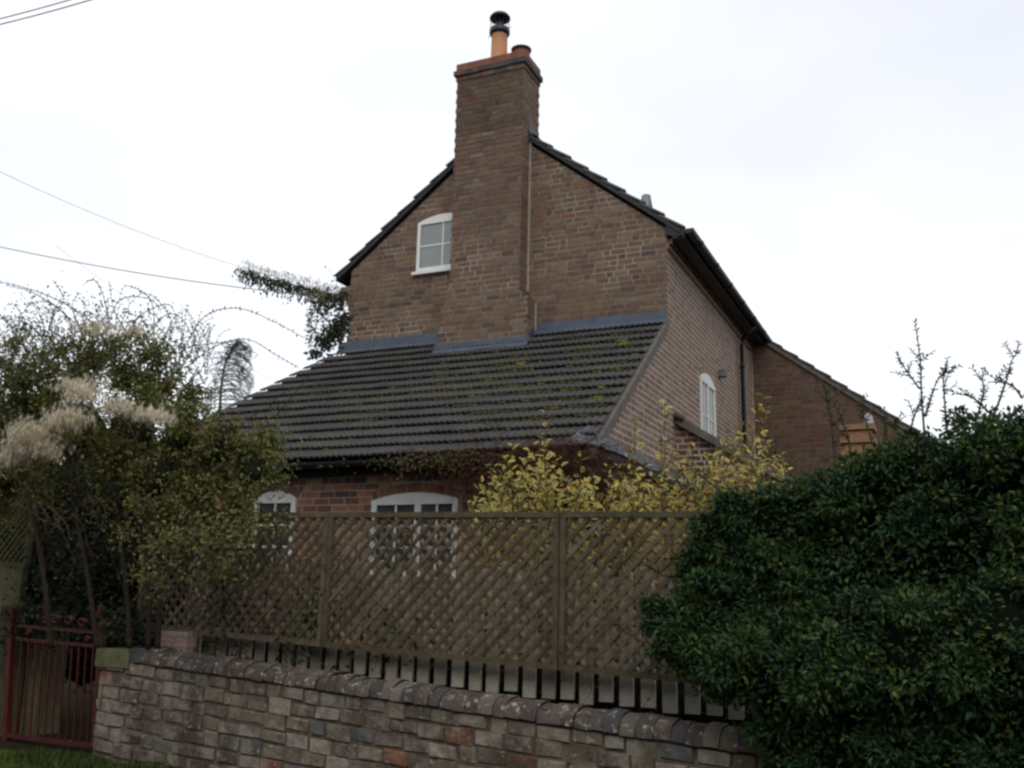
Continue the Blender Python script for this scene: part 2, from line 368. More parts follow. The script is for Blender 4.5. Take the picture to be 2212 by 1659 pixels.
# side wall (house + lean-to) and the arched window in it
s = MB(); sp = [(YF, ZB), (YE, ZB), (YE, ZW), (YG, ZW), (YG, 5.06), (YF, 3.10)]
for q in ([(YF, ZB), (YG, ZB), (YG, 5.06), (YF, 3.10)], [(YG, ZB), (YE, ZB), (YE, ZW), (YG, ZW)]):
    s.face([(XR, p[0], p[1]) for p in q], mi=1)
a_, b_ = onX(1511, 812, XR), onX(1541, 838, XR); swb = onX(1512, 935, XR)[2]
sc, shw = (a_[1]+b_[1])/2, (b_[1]-a_[1])/2
sh = arch_hole(sc, shw, 3.72, 4.80, .11, .12)
bricks(s, (XR, 0, 0), (0, 1, 0), (1, 0, 0), [(YF, 1.8), (YE, 1.8), (YE, ZW-.12), (YG, ZW-.12), (YG, 5.06), (YF, 3.10)], pal=PAL_SIDE, holes=[sh], jt=.0035, mo=.019, depth=.002)
ring(s, (XR, 0, 0), (0, 1, 0), (1, 0, 0), sh, 11, [(.23, .17, .12), (.25, .185, .13)])
# dentil course under the eave
for i in range(52):
    y = YG+.04+i*.112
    if y > YE-.08: break
    s.box((XR, XR+.07), (y, y+.055), (ZW-.20, ZW-.13), jit((.17, .095, .065), .3)); s.box((XR, XR+.075), (y+.03, y+.085), (ZW-.125, ZW-.065), jit((.17, .095, .065), .3))
s.box((XR, XR+.028), (YG, YE), (ZW-.275, ZW-.21), (.19, .14, .10)); s.box((XR, XR+.09), (YG, YE), (ZW-.06, ZW+.0), (.10, .08, .065))
s.build('side_wall', [M['brick'], M['mortar_light']], house)
w = window(house, '', (XR, 0, 0), (0, 1, 0), (1, 0, 0), sh, 2, 2, M['glass'], mull=[sc], fr=.05, head_h=.06); w['label'] = 'tall white arched window in the side wall'
bk = MB(); bk.box((XL, XL+.2), (YG+.21, 22), (ZB, ZW)); bk.box((XL+.2, XR-.2), (21.8, 22), (ZB, ZW)); bk.build('rear_wall', M['verge'], house)
# air brick
va = MB(); p = onX(1553, 808, XR); va.frame_box((XR, p[1], p[2]), (1, 0, 0), (0, 1, 0), (0, 0, 1), (.0, .12), (-.06, .06), (-.05, .06)); va.build('wall_vent', M['lead_pale'], house)

# ---- chimney
YB = 11.72
def bx(x, y): return onY(x, y, YB)
xl, xr = bx(987, 165)[0]+.01, bx(1130, 200)[0]
xlow, xrl = bx(944, 735)[0], bx(1138, 700)[0]
zsr = bx(1118, 625)[2]; zsl = bx(974, 600)[2]; zl0 = bx(944, 728)[2]
ztop = bx(991, 177)[2]; YK = 12.30
c = MB()
pol = [(xlow, 4.6), (xrl, 4.6), (xrl, zsr-.10), (xr, zsr), (xr, ztop), (xl, ztop), (xl, zsl), (xlow, zl0)]
xs_ = xlow+(xl-xlow)*(zsr-zl0)/(zsl-zl0)
c.face([(p[0], YB, p[1]) for p in pol[:4]+[(xs_, zsr), (xlow, zl0)]], mi=1)
c.face([(xs_, YB, zsr), (xr, YB, zsr), (xr, YB, 6.9), (xl, YB, 6.9), (xl, YB, zsl)], mi=1); c.face([(xl, YB, 6.9), (xr, YB, 6.9), (xr, YB, ztop), (xl, YB, ztop)], mi=2)
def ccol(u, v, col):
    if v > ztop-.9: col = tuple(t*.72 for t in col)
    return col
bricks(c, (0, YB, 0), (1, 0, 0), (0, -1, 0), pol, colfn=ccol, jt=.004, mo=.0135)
# right return of breast and stack
c.face([(xr, YB, zsr), (xr, YK, zsr), (xr, YK, ztop), (xr, YB, ztop)], mi=1); bricks(c, (xr, 0, 0), (0, 1, 0), (1, 0, 0), [(YB, zsr), (YK, zsr), (YK, ztop), (YB, ztop)], jt=.003)
c.face([(xrl, YB, 4.6), (xrl, YG, 4.6), (xrl, YG, zsr-.1), (xrl, YB, zsr-.1)], mi=1); bricks(c, (xrl, 0, 0), (0, 1, 0), (1, 0, 0), [(YB, 4.6), (YG, 4.6), (YG, zsr-.1), (YB, zsr-.1)], jt=.003, mo=.015)
c.face([(xr, YB, zsr), (xrl, YB, zsr-.1), (xrl, YG, zsr-.1), (xr, YG, zsr)], (.17, .14, .11))
c.face([(xl, YB, zsl), (xlow, YB, zl0), (xlow, YG, zl0), (xl, YG, zsl)], (.15, .12, .10)); c.face([(xlow, YB, zl0), (xlow, YB, 4.6), (xlow, YG, 4.6), (xlow, YG, zl0)], (.15, .11, .08))
c.face([(xl, YB, zsl), (xl, YK, zsl), (xl, YK, ztop), (xl, YB, ztop)], (.12, .09, .07)); c.face([(xl, YK, 7.4), (xr, YK, 7.4), (xr, YK, ztop), (xl, YK, ztop)], (.12, .09, .07))
# pale pointing fillet where the breast meets the gable
c.box((xr+.004, xr+.032), (YG-.028, YG-.0105), (zsr+.04, 8.2), (.33, .29, .25)); c.box((xrl+.004, xrl+.03), (YG-.028, YG-.0105), (5.2, zsr-.14), (.33, .29, .25))
# ragged bricks standing out along the left edge
for k in range(int(zsl/.078), int(ztop/.078)):
    if k % 2 == 0: c.box((xl-.014, xl), (YB+.003, YB+.11), (k*.078+.006, k*.078+.072), jit((.12, .09, .07)))
    if k % 2 == 0 and k*.078 > 8: c.box((xr, xr+.014), (YK-.11, YK-.003), (k*.078+.006, k*.078+.072), jit((.14, .10, .07)))
# head courses
z = ztop
for pj, dz, pal in ((.018, .075, [(.10, .075, .06), (.07, .06, .058), (.15, .07, .05)]), (.045, .08, [(.075, .065, .058), (.06, .055, .055), (.11, .06, .05)])):
    x0, x1, y0, y1 = xl-pj, xr+pj, YB-pj, YK+pj; u = x0
    while u < x1-.05:
        L = min(rng.choice((.103, .215)), x1-u); L = x1-u if x1-u-L < .06 else L
        c.box((u+.002, u+L-.002), (y0+rng.uniform(-.003, .003), y0+.1), (z+.005, z+dz), jit(rng.choice(pal), .2)); u += L
    u = y0+.1
    while u < y1-.05:
        L = min(rng.choice((.103, .215)), y1-u); L = y1-u if y1-u-L < .06 else L
        c.box((x1-.1, x1+rng.uniform(-.003, .003)), (u+.002, u+L-.002), (z+.005, z+dz), jit(rng.choice(pal), .2)); u += L
    c.box((x0+.01, x1-.01), (y0+.01, y1-.01), (z-.005, z+dz), (.07, .06, .05)); z += dz+.004
chim = c.build('chimney_stack', [M['brick'], M['mortar_mid'], M['mortar_dark']], house)
c = MB(); zc0 = z; zt_ = bx(991, 139)[2]+.02
pj = .015
base = [(xl-pj, YB-pj), (xr+pj, YB-pj), (xr+pj, YK+pj), (xl-pj, YK+pj)]; ins = [(xl+.03, YB+.03), (xr-.03, YB+.03), (xr-.03, YK-.03), (xl+.03, YK-.03)]
zz = [(base, zc0), (base, zt_-.03), (ins, zt_)]
for (a, za), (b, zb) in zip(zz, zz[1:]):
    for i in range(4): j = (i+1) % 4; c.face([(*a[i], za), (*a[j], za), (*b[j], zb), (*b[i], zb)])
c.face([(*q, zt_) for q in ins]); c.build('cement_cap', M['red'], chim)
p = onY(1078, 120, 12.0); c = MB(); zp = zt_
ztp = onY(1079, 66, 12.0)[2]; rr = .125
c.lathe((p[0], 12.0, zp), [(rr*1.15, 0), (rr*1.12, .04), (rr*1.0, .12), (rr*.95, ztp-zp-.05), (rr*1.0, ztp-zp-.04), (rr*1.0, ztp-zp)], 28)
pot = c.build('chimney_pot', M['terra'], chim); pot['label'] = 'tall buff clay pot with a black cowl'
c = MB(); c.lathe((p[0], 12.0, ztp-.03), [(rr*1.02, -.06), (rr*1.25, -.035), (rr*1.25, .035), (rr*1.05, .05), (rr*.8, .05)], 24)
c.lathe((p[0], 12.0, ztp+.19), [(.01, .0), (rr*1.1, -.005), (rr*1.27, .0), (rr*1.27, .02), (rr*1.05, .06), (rr*.6, .095), (.01, .11)], 28)
for k in range(16):
    a = 2*math.pi*k/16; c.tube([(p[0]+rr*1.15*math.cos(a), 12+rr*1.15*math.sin(a), ztp), (p[0]+rr*1.15*math.cos(a), 12+rr*1.15*math.sin(a), ztp+.19)], .0022, n=4)
c.tube([(p[0]-rr*1.6, 12, ztp-.08), (p[0]-rr*1.1, 12, ztp-.04)], .005, n=4); c.tube([(p[0]+rr*1.6, 12, ztp+.02), (p[0]+rr*1.1, 12, ztp-.01)], .005, n=4)
c.lathe((p[0], 12.0, ztp), [(rr*.5, .0), (rr*.5, .19)], 16)
c.build('cowl', M['metal'], chim)
p = onY(1126, 110, 12.05); c = MB(); h2 = onY(1126, 104, 12.05)[2]-zp-.05
c.lathe((p[0], 12.05, zp), [(.19, -.03), (.15, .03), (.125, h2-.04), (.125, h2)], 24); pt = c.build('chimney_pot', M['red'], chim); pt['label'] = 'short red clay pot with a dark rim'
c = MB(); c.lathe((p[0], 12.05, zp+h2), [(.12, -.01), (.15, -.005), (.155, .02), (.13, .035), (.10, .03), (.09, .0)], 24); c.build('pot_rim', M['metal'], chim)
p = onY(1029, 132, 12.0); c = MB(); c.lathe((p[0], 12.0, zp-.01), [(.055, 0), (.06, .04), (.04, .075), (.005, .085)], 14); c.build('flue_stub', M['steel'], chim)

# ---- tiles
def tiles(name, parent, O, U, Wv, urange, slope, gauge, rib, amp, tw=.30, t=.03, base=(.052, .051, .051), prof='rib', mt=None):
    """rows of interlocking tiles; urange(s) gives (u0, u1) at slope distance s"""
    O, U, Wv = map(lambda q: np.asarray(q, float), (O, U, Wv)); N = np.cross(U, Wv); N /= np.linalg.norm(N)
    if N[2] < 0: N = -N
    mb = MB(); rows = int(math.ceil(slope/gauge))
    for k in range(rows):
        s0 = k*gauge; s1 = min((k+1)*gauge+.03, slope+.02); u0, u1 = urange((s0+s1)/2); u = u0; off = (k % 2)*tw/2
        u = u0
        while u < u1-.01:
            e = min(u+tw-(off if u == u0 else 0), u1); jh = rng.uniform(-.003, .003); js = rng.uniform(-.006, .006); n = max(int(round((e-u)/rib)), 1)
            col = jit(base, .16, .03); vs = []; fs = []
            us = []; hs = []
            for i in range(n):
                a = u+(e-u)*i/n; w_ = (e-u)/n
                us += [a, a+w_*.18, a+w_*.30, a+w_*.72, a+w_*.86]; hs += [0, 0, amp, amp, 0]
            us.append(e); hs.append(0); ks = len(us)
            for (ss, zz_) in ((s0+js, t-.022), (s0+js, t), (s1, 0.0)):
                vs += [O+U*uu+Wv*ss+N*(zz_+hh+jh) for uu, hh in zip(us, hs)]
            fs = [(r*ks+i, r*ks+i+1, (r+1)*ks+i+1, (r+1)*ks+i) for r in (0, 1) for i in range(ks-1)]
            # side edges
            mb.add(vs, fs, col)
            for (uu, i0) in ((u, 0), (e, ks-1)):
                mb.face([vs[i0], vs[ks+i0], vs[2*ks+i0], vs[2*ks+i0]-N*.022], col)
            u = e
    return mb.build(name, mt or M['tile'], parent)
# lean-to roof
EY, EZ = 9.1, 3.05; TY, TZ = 12.0, 5.13; SLl = math.hypot(TY-EY, TZ-EZ)
Wl = np.array([0, TY-EY, TZ-EZ])/SLl
lt = tiles('lean_to_roof', house, (0, EY, EZ), (1, 0, 0), Wl, lambda s: (-9.75+s*.372, XR-.03), SLl-.02, .248, .075, .013, t=.050)
c = MB(); c.face([(-9.7, EY+.02, EZ-.03), (XR-.05, EY+.02, EZ-.03), (XR-.05, TY, TZ-.03), (-8.45, TY, TZ-.03)]); c.face([(-9.7, EY+.02, EZ-.03), (XR-.05, EY+.02, EZ-.03), (XR-.05, YF, EZ-.06), (-9.7, YF, EZ-.06)])
c.build('roof_underlay', M['dark'], house)
c = MB(); Nl = np.array([0, -Wl[2], Wl[1]])
c.prism([np.array([XR-.05, EY+.05, EZ+.02]), np.array([XR-.05, TY-.01, TZ+.02]), np.array([XR-.05, TY-.01, TZ-.10]), np.array([XR-.05, EY+.05, EZ-.10])], (.07, 0, 0)); c.build('verge_mortar', M['verge'], house)
# lead flashing
c = MB()
def flash(mb, x0, x1, yw, zt, ap=.10, tilt=0):
    zr_ = EZ+(yw-EY)*(TZ-EZ)/(TY-EY); y2 = yw-ap; z2 = EZ+(y2-EY)*(TZ-EZ)/(TY-EY)+.045
    xs = np.linspace(x0, x1, 16)
    pr = []
    for xx in xs:
        pr.append([(xx, yw-.013, zt+rng.uniform(-.006, .006)), (xx, yw-.016, zr_+.055), (xx, y2+.02, z2+.02+rng.uniform(-.004, .004)), (xx, y2+rng.uniform(-.008, .008), z2)])
    for a, b in zip(pr, pr[1:]):
        for i in range(3): mb.face([a[i], b[i], b[i+1], a[i+1]])
flash(c, XL-.15, xlow-.0, YG, 5.32); c.build('lead_flashing', M['lead'], house); c = MB(); flash(c, xlow-.03, xrl+.04, YB, 5.06); c.build('lead_flashing', M['lead'], house); c = MB(); flash(c, xrl+.0, XR+.01, YG, 5.30)
c.face([(xrl+.012, YB-.02, 4.86), (xrl+.012, YB-.02, 5.06), (xrl+.012, YG, 5.30), (xrl+.012, YG, 5.10)]); c.build('lead_flashing', M['lead'], house)
# main roof: two slopes, the right one runs on as a catslide over the rear wing
cs = math.cos(math.atan(TAN)); sn = math.sin(math.atan(TAN)); ov = .26; YV = YG-.07
ridge = zr+.13
sl_len = (XM-(XL-ov))/cs
zl_e = ridge-(XM-(XL-ov))*TAN
tiles('main_roof', house, (XL-ov, 22.0, zl_e), (0, -1, 0), (cs, 0, sn), lambda s: (0, 22.0-YV), sl_len-.02, .345, .15, .016, t=.038)
zr_e = ridge-((XR+ov-.04)-XM)*TAN
tiles('main_roof', house, (XR+ov-.04, YV, zr_e), (0, 1, 0), (-cs, 0, sn), lambda s: (0, 22.0-YV), sl_len-.07, .345, .15, .016, t=.038, base=(.085,.08,.08))
c = MB()
th = .065
for sx in (-1, 1):
    e = XL-ov+.02 if sx < 0 else XR+ov-.06
    ze = ridge-abs(e-XM)*TAN
    c.prism([(XM, YV+.012, ridge-.012), (e, YV+.012, ze-.012), (e, YV+.012, ze-.012-th), (XM, YV+.012, ridge-.012-th)], (0, .12, 0))
c.build('verge_board', M['bargeboard'], house)
c = MB()
for sx in (-1, 1):
    e = XL-ov+.03 if sx < 0 else XR+ov-.07
    ze = ridge-abs(e-XM)*TAN
    c.prism([(XM, YG+.05, ridge-.02), (e, YG+.05, ze-.02), (e, YG+.05, ze-.09), (XM, YG+.05, ridge-.09)], (0, 9.9, 0))
c.build('roof_underlay', M['dark'], house)
# kneeler / flashing at chimney foot
p0 = bx(1133, 283); c = MB(); zk = ridge-(xr-XM)*TAN
c.face([(xr+.012, YV-.01, zk+.20), (xr+.012, YV+.02, zk+.0), (xr+.012, YK, zk+.02), (xr+.012, YK, zk+.12)]); c.face([(xr+.0, YV-.01, zk+.05), (xr+.16, YV-.01, zk-.07), (xr+.16, YK, zk-.07), (xr, YK, zk+.05)]); c.build('chimney_flashing', M['lead'], house)
# right eave: soffit, gutter and downpipe
c = MB(); gx = XR+ov-.0; gz = zr_e-.03
c.box((XR+.091, gx-.03), (YV+.03, YE+.9), (gz-.09, gz-.06)); c.prism([(XR+.0, YV+.03, gz-.02), (gx-.03, YV+.03, gz-.10), (gx-.03, YV+.03, gz+.04), (XR, YV+.03, gz+.16)], (0, .035, 0)); c.box((gx-.03, gx-.008), (YV+.03, YE+.9), (gz-.10, gz+.03)); c.build('soffit', M['black'], house)
def gutter(mb, p, q, r):
    p, q = np.array(p, float), np.array(q, float); ax = (q-p)/np.linalg.norm(q-p); sd = np.cross(ax, (0, 0, 1)); n = 10
    ring0 = []; 
    for pt in (p, q): ring0.append([pt+sd*r*math.cos(a)-np.array([0, 0, 1])*r*math.sin(a) for a in np.linspace(0, math.pi, n)])
    for i in range(n-1): mb.face([ring0[0][i], ring0[1][i], ring0[1][i+1], ring0[0][i+1]], sm=True)
    mb.face(ring0[0]); mb.face(ring0[1])
gend = YE+.95
c = MB(); gutter(c, (gx+.06, YV-.03, gz), (gx+.06, gend, gz), .068)
y = YV+.5
while y < gend: c.box((gx-.01, gx+.135), (y, y+.035), (gz-.075, gz+.006)); y += .95
gu = c.build('gutter', M['black'], house)
py = onX(1591, 730, XR)[1]; c = MB()
c.tube([(gx+.06, py, gz-.05), (gx+.06, py, gz-.14), (XR+.085, py, gz-.30), (XR+.085, py, gz-.42), (XR+.085, py, 1.0)], .038, n=12)
for zz_ in (5.55, 3.9): c.tube([(XR+.085, py, zz_), (XR+.085, py, zz_+.07)], .046, n=12)
c.build('downpipe', M['black'], house)
# roof terminal near the eave
VY = 12.4; p = onY(1396, 452, VY); zrf = ridge-(p[0]-XM)*TAN
c = MB(); c.lathe((p[0], VY, zrf-.05), [(.085, 0), (.085, .10), (.08, .12), (.055, .30), (.06, .31), (.02, .33)], 14)
for k in range(14): a = 2*math.pi*k/14; c.tube([(p[0]+.088*math.cos(a), VY+.088*math.sin(a), zrf+.06), (p[0]+.06*math.cos(a), VY+.06*math.sin(a), zrf+.25)], .006, n=4)
c.build('roof_vent', M['steel'], house)
# rear wing under the catslide
XW = .9
c = MB(); zi = ZW+.12; TW = .755
wp = [(XR, ZB), (XW, ZB), (XW, zi-(XW-XR)*TW), (XR, zi)]
c.face([(p[0], YE, p[1]) for p in wp], mi=1)
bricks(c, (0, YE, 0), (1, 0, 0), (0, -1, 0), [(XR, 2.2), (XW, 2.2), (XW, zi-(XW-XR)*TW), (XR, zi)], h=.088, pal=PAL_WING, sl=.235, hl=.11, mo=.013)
c.box((XR+.004, XR+.03), (YE-.03, YE-.012), (2.2, ZW-.3), (.3, .26, .22))
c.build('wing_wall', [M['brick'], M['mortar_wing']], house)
cw, sw = math.cos(math.atan(TW)), math.sin(math.atan(TW)); Lw = (XW+.25-XR+.1)/cw
tiles('wing_roof', house, (XW+.25, YE-.06, zi-(XW+.25-XR)*TW+.03), (0, 1, 0), (-cw, 0, sw), lambda s: (0, 4.0), Lw, .345, .15, .02, t=.035)
c = MB(); c.prism([(XR, YE-.045, zi+.02), (XW+.24, YE-.045, zi+.02-(XW+.24-XR)*TW), (XW+.24, YE-.045, zi-.07-(XW+.24-XR)*TW), (XR, YE-.045, zi-.07)], (0, 4.0, 0)); c.build('wing_verge', M['verge'], house)
# ---- lean-to front wall with its two arched windows
fwin = []
for (x0, x1, yt, ys) in ((554, 642, 1061, 1078), (806, 992, 1064, 1080)):
    A, B = onY(x0, ys, YF), onY(x1, ys, YF); top = onY((x0+x1)/2, yt, YF)[2]; zs_ = (A[2]+B[2])/2
    fwin.append(arch_hole((A[0]+B[0])/2, (B[0]-A[0])/2, 1.78, zs_, max(top-zs_, .065), .105))
c = MB(); c.face([(-9.3, YF, ZB), (XR, YF, ZB), (XR, YF, EZ+.02), (-9.3, YF, EZ+.02)], mi=1)
bricks(c, (0, YF, 0), (1, 0, 0), (0, -1, 0), [(-9.3, .8), (XR, .8), (XR, EZ+.0), (-9.3, EZ)], pal=PAL_RED, holes=fwin, jt=.003)
for hf, n in zip(fwin, (9, 16)): ring(c, (0, YF, 0), (1, 0, 0), (0, -1, 0), hf, n, [(.17, .07, .045), (.10, .05, .04), (.14, .07, .05)])
c.build('front_wall', [M['brickred'], M['mortar_front']], house)
w1 = window(house, '', (0, YF, 0), (1, 0, 0), (0, -1, 0), fwin[0], 2, 3, M['glassd'], fr=.06, head_h=.05, paint='white_shaded'); w1['label'] = 'narrow white arched window of the lean-to'
w2 = window(house, '', (0, YF, 0), (1, 0, 0), (0, -1, 0), fwin[1], 2, 3, M['glassd'], mull=[fwin[1].geo[0]+.05], fr=.065, head_h=.05, paint='white_shaded'); w2['label'] = 'wide white arched window of the lean-to'
c = MB(); c.box((-9.3, XR), (YF-.05, YF-.012), (EZ-.14, EZ-.035)); c.build('fascia', M['black'], house)
c = MB(); gutter(c, (-9.6, EY-.02, EZ-.03), (XR-.02, EY-.02, EZ-.03), .06); c.build('gutter', M['black'], house)

# ---- low side extension: lead-covered lean-to and a small brick gable behind
c = MB(); zj = 3.08; xo = -1.2
c.face([(XR, YF-.1, zj), (xo, YF-.1, 2.2), (xo, 12.4, 2.2), (XR, 12.4, zj)]); c.face([(XR, YF-.1, zj-.08), (xo, YF-.1, 2.12), (xo, YF-.1, 2.2), (XR, YF-.1, zj)])
c.build('side_roof', M['bargeboard'], house)
c = MB(); xs = np.linspace(YF-.15, 12.35, 14); pr = [[(XR+.011, y_, zj+.13+rng.uniform(-.01, .01)), (XR+.03, y_, zj+.02), (XR+.15, y_, zj-.04+rng.uniform(-.012, .012))] for y_ in xs]
for a, b in zip(pr, pr[1:]):
    for i in range(2): c.face([a[i], b[i], b[i+1], a[i+1]])
pc = onY(1240, 945, 9.12)
c.prism([(pc[0]-.08, 9.13, EZ+.10), (pc[0]+.26, 9.13, EZ+.02), (pc[0]+.25, 9.4, EZ+.10), (pc[0]+.02, 9.45, EZ+.28)], (.02, -.0, .02)); c.build('side_flashing', M['lead_pale'], house)
c = MB(); c.face([(XR, YF+.002, ZB), (xo, YF+.002, ZB), (xo, YF+.002, 2.12), (XR, YF+.002, zj-.06)], mi=1)
bricks(c, (0, YF, 0), (1, 0, 0), (0, -1, 0), [(XR, 1.2), (xo, 1.2), (xo, 2.1), (XR, zj-.08)], pal=PAL_RED); c.build('extension_wall', [M['brickred'], M['mortar_front']], house)
Y2 = 12.35; t0 = onY(1461, 915, Y2)[2]; tsl = .60; xo2 = -1.4
c = MB(); pp = [(XR, 1.5), (xo2, 1.5), (xo2, t0-(xo2-XR)*tsl), (XR, t0)]
c.face([(p[0], Y2, p[1]) for p in pp], mi=1); bricks(c, (0, Y2, 0), (1, 0, 0), (0, -1, 0), pp, pal=[(.13, .06, .05), (.16, .08, .06), (.07, .045, .045)], mo=.02); c.build('rear_extension_wall', [M['brickred'], M['mortar_light']], house)
c = MB(); c.prism([(XR+.012, Y2-.10, t0+.10), (xo2, Y2-.10, t0+.10-(xo2-XR)*tsl), (xo2, Y2-.10, t0-.01-(xo2-XR)*tsl), (XR+.012, Y2-.10, t0-.01)], (0, 3.6, 0)); c.tube([(XR+.02, Y2-.13, t0+.10), (XR+.14, Y2-.13, t0+.05)], .045, n=8); c.build('rear_extension_roof', M['verge'], house)
# buff corbelled stack and soil pipe in front of the rear wing
p = onY(1862, 915, 16.2); p2 = onY(1888, 915, 16.2); c = MB(); wd = .52
for k in range(9):
    zz_ = p[2]-.0-k*.105; f_ = .0 if k % 2 == 0 else .05
    c.box((p2[0]-wd+f_, p2[0]-f_), (16.2+f_, 16.7), (zz_-(.085 if k % 2 == 0 else .10), zz_), jit((.27, .16, .09), .12))
c.box((p2[0]-wd+.06, p2[0]-.06), (16.26, 16.6), (.5, p[2]-.95), (.12, .08, .055)); c.build('buff_stack', M['brickred'], house)
pv = onY(1875, 893, 16.9); c = MB(); c.lathe((pv[0], 16.9, 3.2), [(.07, 0), (.07, pv[2]-3.2-.2), (.082, pv[2]-3.2-.2), (.082, pv[2]-3.2-.14), (.075, pv[2]-3.2-.14), (.06, pv[2]-3.2-.03), (.02, pv[2]-3.2)], 16); c.build('soil_pipe', M['steel'], house)
# wall bracket with insulators at the left corner
p = onY(735, 643, 11.9); c = MB(); c.box((p[0]-.16, XL), (11.93, 11.96), (p[2]-.012, p[2]+.012)); c.build('wall_bracket', M['black'], house)
c = MB()
for dx in (-.0,):
    c.lathe((p[0]+dx, 11.945, p[2]+.03), [(.03, 0), (.045, .02), (.03, .05), (.045, .08), (.03, .11), (.01, .12)], 12); c.lathe((p[0]+dx, 11.945, p[2]-.2), [(.02, 0), (.05, .03), (.035, .07), (.05, .1), (.03, .15), (.02, .17)], 12)
c.build('insulator', M['metal'], house)
BR = np.array([p[0], 11.94, p[2]])

# ------------------------------------------------------------------ moss on the tiles
def blob(mb, c, r, col, squash=.5, N=None, seg=7, rg=4, jt=.25):
    vs = []; c = np.asarray(c, float)
    for i in range(rg+1):
        th_ = math.pi*i/rg
        for j in range(seg):
            ph = 2*math.pi*j/seg; k = 1+rng.uniform(-jt, jt)
            vs.append(c+np.array([r*k*math.sin(th_)*math.cos(ph), r*k*math.sin(th_)*math.sin(ph), r*k*squash*math.cos(th_)]))
    fs = [(i*seg+j, i*seg+(j+1) % seg, (i+1)*seg+(j+1) % seg, (i+1)*seg+j) for i in range(rg) for j in range(seg)]
    mb.add(vs, fs, col, 0, True)
c = MB(); MCOL = [(.060, .070, .018), (.075, .078, .02), (.045, .055, .018), (.075, .06, .025), (.11, .11, .025), (.05, .045, .025)]
cent = [(1340, 740), (1350, 790), (1120, 795), (1110, 850), (1150, 850), (1260, 770), (1010, 880), (900, 850), (1230, 850), (700, 850), (1180, 900), (800, 900), (1050, 830), (960, 830), (1290, 880), (1060, 900)]
Nl = np.cross((1, 0, 0), Wl)
def onroof(x, y): d = ray(x, y); p_ = np.array([0, EY, EZ]); return CAM+d*np.dot(p_-CAM, Nl)/np.dot(d, Nl)
for k in range(1500):
    a = rng.choice(cent); w_ = rng.choice((.35, .6, 1.3)); P = onroof(a[0]+rng.gauss(0, 50)*w_, a[1]+rng.gauss(0, 26)*w_)
    s_ = (P[1]-EY)/Wl[1]; row = max(1, min(13, int(round(s_/.248)))); s_ = row*.248+rng.uniform(-.02, .008)
    u = P[0]
    if u > XR-.08 or u < -9.0+s_*.3 or s_ > SLl-.1: continue
    r = rng.choice((.012, .014, .016, .018, .02, .024, .028)) ; P = np.array([u, EY, EZ])+Wl*s_+Nl*.024*(1 if rng.random() < .7 else .4)
    cc = jit(rng.choice(MCOL), .25)
    for q in range(rng.choice((1, 2, 3))): blob(c, P+np.array([rng.uniform(-.03, .03), 0, 0])+Wl*rng.uniform(-.01, .01), r*rng.uniform(.7, 1.1), cc, .55)
for (x, y) in ((1348, 738), (1330, 800), (1345, 748), (1125, 792), (1310, 838), (1290, 868)):
    P = onroof(x, y)
    for q in range(10): blob(c, P+Wl*rng.uniform(-.07, .05)+np.array([rng.uniform(-.07, .07), 0, 0])+Nl*.03, rng.uniform(.02, .035), jit((.13, .13, .02), .3), .6)
tag(c.build('moss', M['moss']), 'yellow green moss clumps along the tile edges of the lean-to roof', 'moss', kind='stuff')

# ------------------------------------------------------------------ roadside wall
gw = empty('garden_wall', fp(700, 1600, -.3)*np.array([1, 1, 0])+np.array([0, 0, .33]), 'low old brick wall with lichen and a rounded brick coping along the verge', 'wall')
OF = -.30; O0 = np.array([-2, 5.8, 0])+FN*OF
def ud(pt): return float(np.dot(np.asarray(pt)-O0, FD))
uL, uR = ud(fp(214, 1500, OF)), ud(fp(2150, 1600, OF))
zca, zcb = fp(291, 1430, OF)[2], fp(1433, 1600, OF)[2]; ua, ub = ud(fp(291, 1430, OF)), ud(fp(1433, 1600, OF))
ct = lambda u: zca+(zcb-zca)*(u-ua)/(ub-ua)
c = MB(); th = .24
c.prism([O0+FD*uL+[0, 0, .2], O0+FD*uR+[0, 0, .2], O0+FD*uR+[0, 0, ct(uR)], O0+FD*uL+[0, 0, ct(uL)]], FN*th, mi=1)
PALW = [(.185, .158, .12)]*7 + [(.155, .13, .10)]*6 + [(.26, .225, .185)]*3 + [(.20, .155, .13)]*1 + [(.11, .088, .068)]*3 + [(.185, .165, .135)]*3 + [(.12, .125, .115)] + [(.17, .08, .05)]
pol = [(uL, .2), (uR, .2), (uR, ct(uR)-.01), (uL, ct(uL)-.01)]
# follow the slope of the coping: shear courses
mb2 = MB(); bricks(mb2, (0, 0, 0), (1, 0, 0), (0, -1, 0), [(uL, -1.0), (uR, -1.0), (uR, -.012), (uL, -.012)], h=.097, mo=.016, pal=PALW, depth=.014, sl=.185, hl=.115, jt=.012, a=.25)
for i, v in enumerate(mb2.v):
    u_, dp, zz_ = v[0], v[1], v[2]; P = O0+FD*(u_+rng.uniform(-.005, .005))+FN*(dp+(rng.uniform(-.006, .007) if dp < -.004 else 0))+np.array([0, 0, zz_+ct(u_)+rng.uniform(-.005, .005)]); mb2.v[i] = tuple(P)
c.v, base_n = c.v+mb2.v, len(c.v); c.f += [tuple(base_n+k for k in f) for f in mb2.f]; c.c += mb2.c; c.m += mb2.m; c.sm += mb2.sm
c.build('brickwork', [M['wallbrick'], M['mortar_wall']], gw)
c = MB(); u = ud(fp(291, 1410, OF)); PALC = [(.08, .064, .054), (.09, .072, .058), (.075, .066, .058), (.085, .062, .052), (.10, .078, .064), (.065, .06, .062), (.095, .08, .066), (.055, .052, .057), (.13, .11, .09), (.075, .055, .047)]
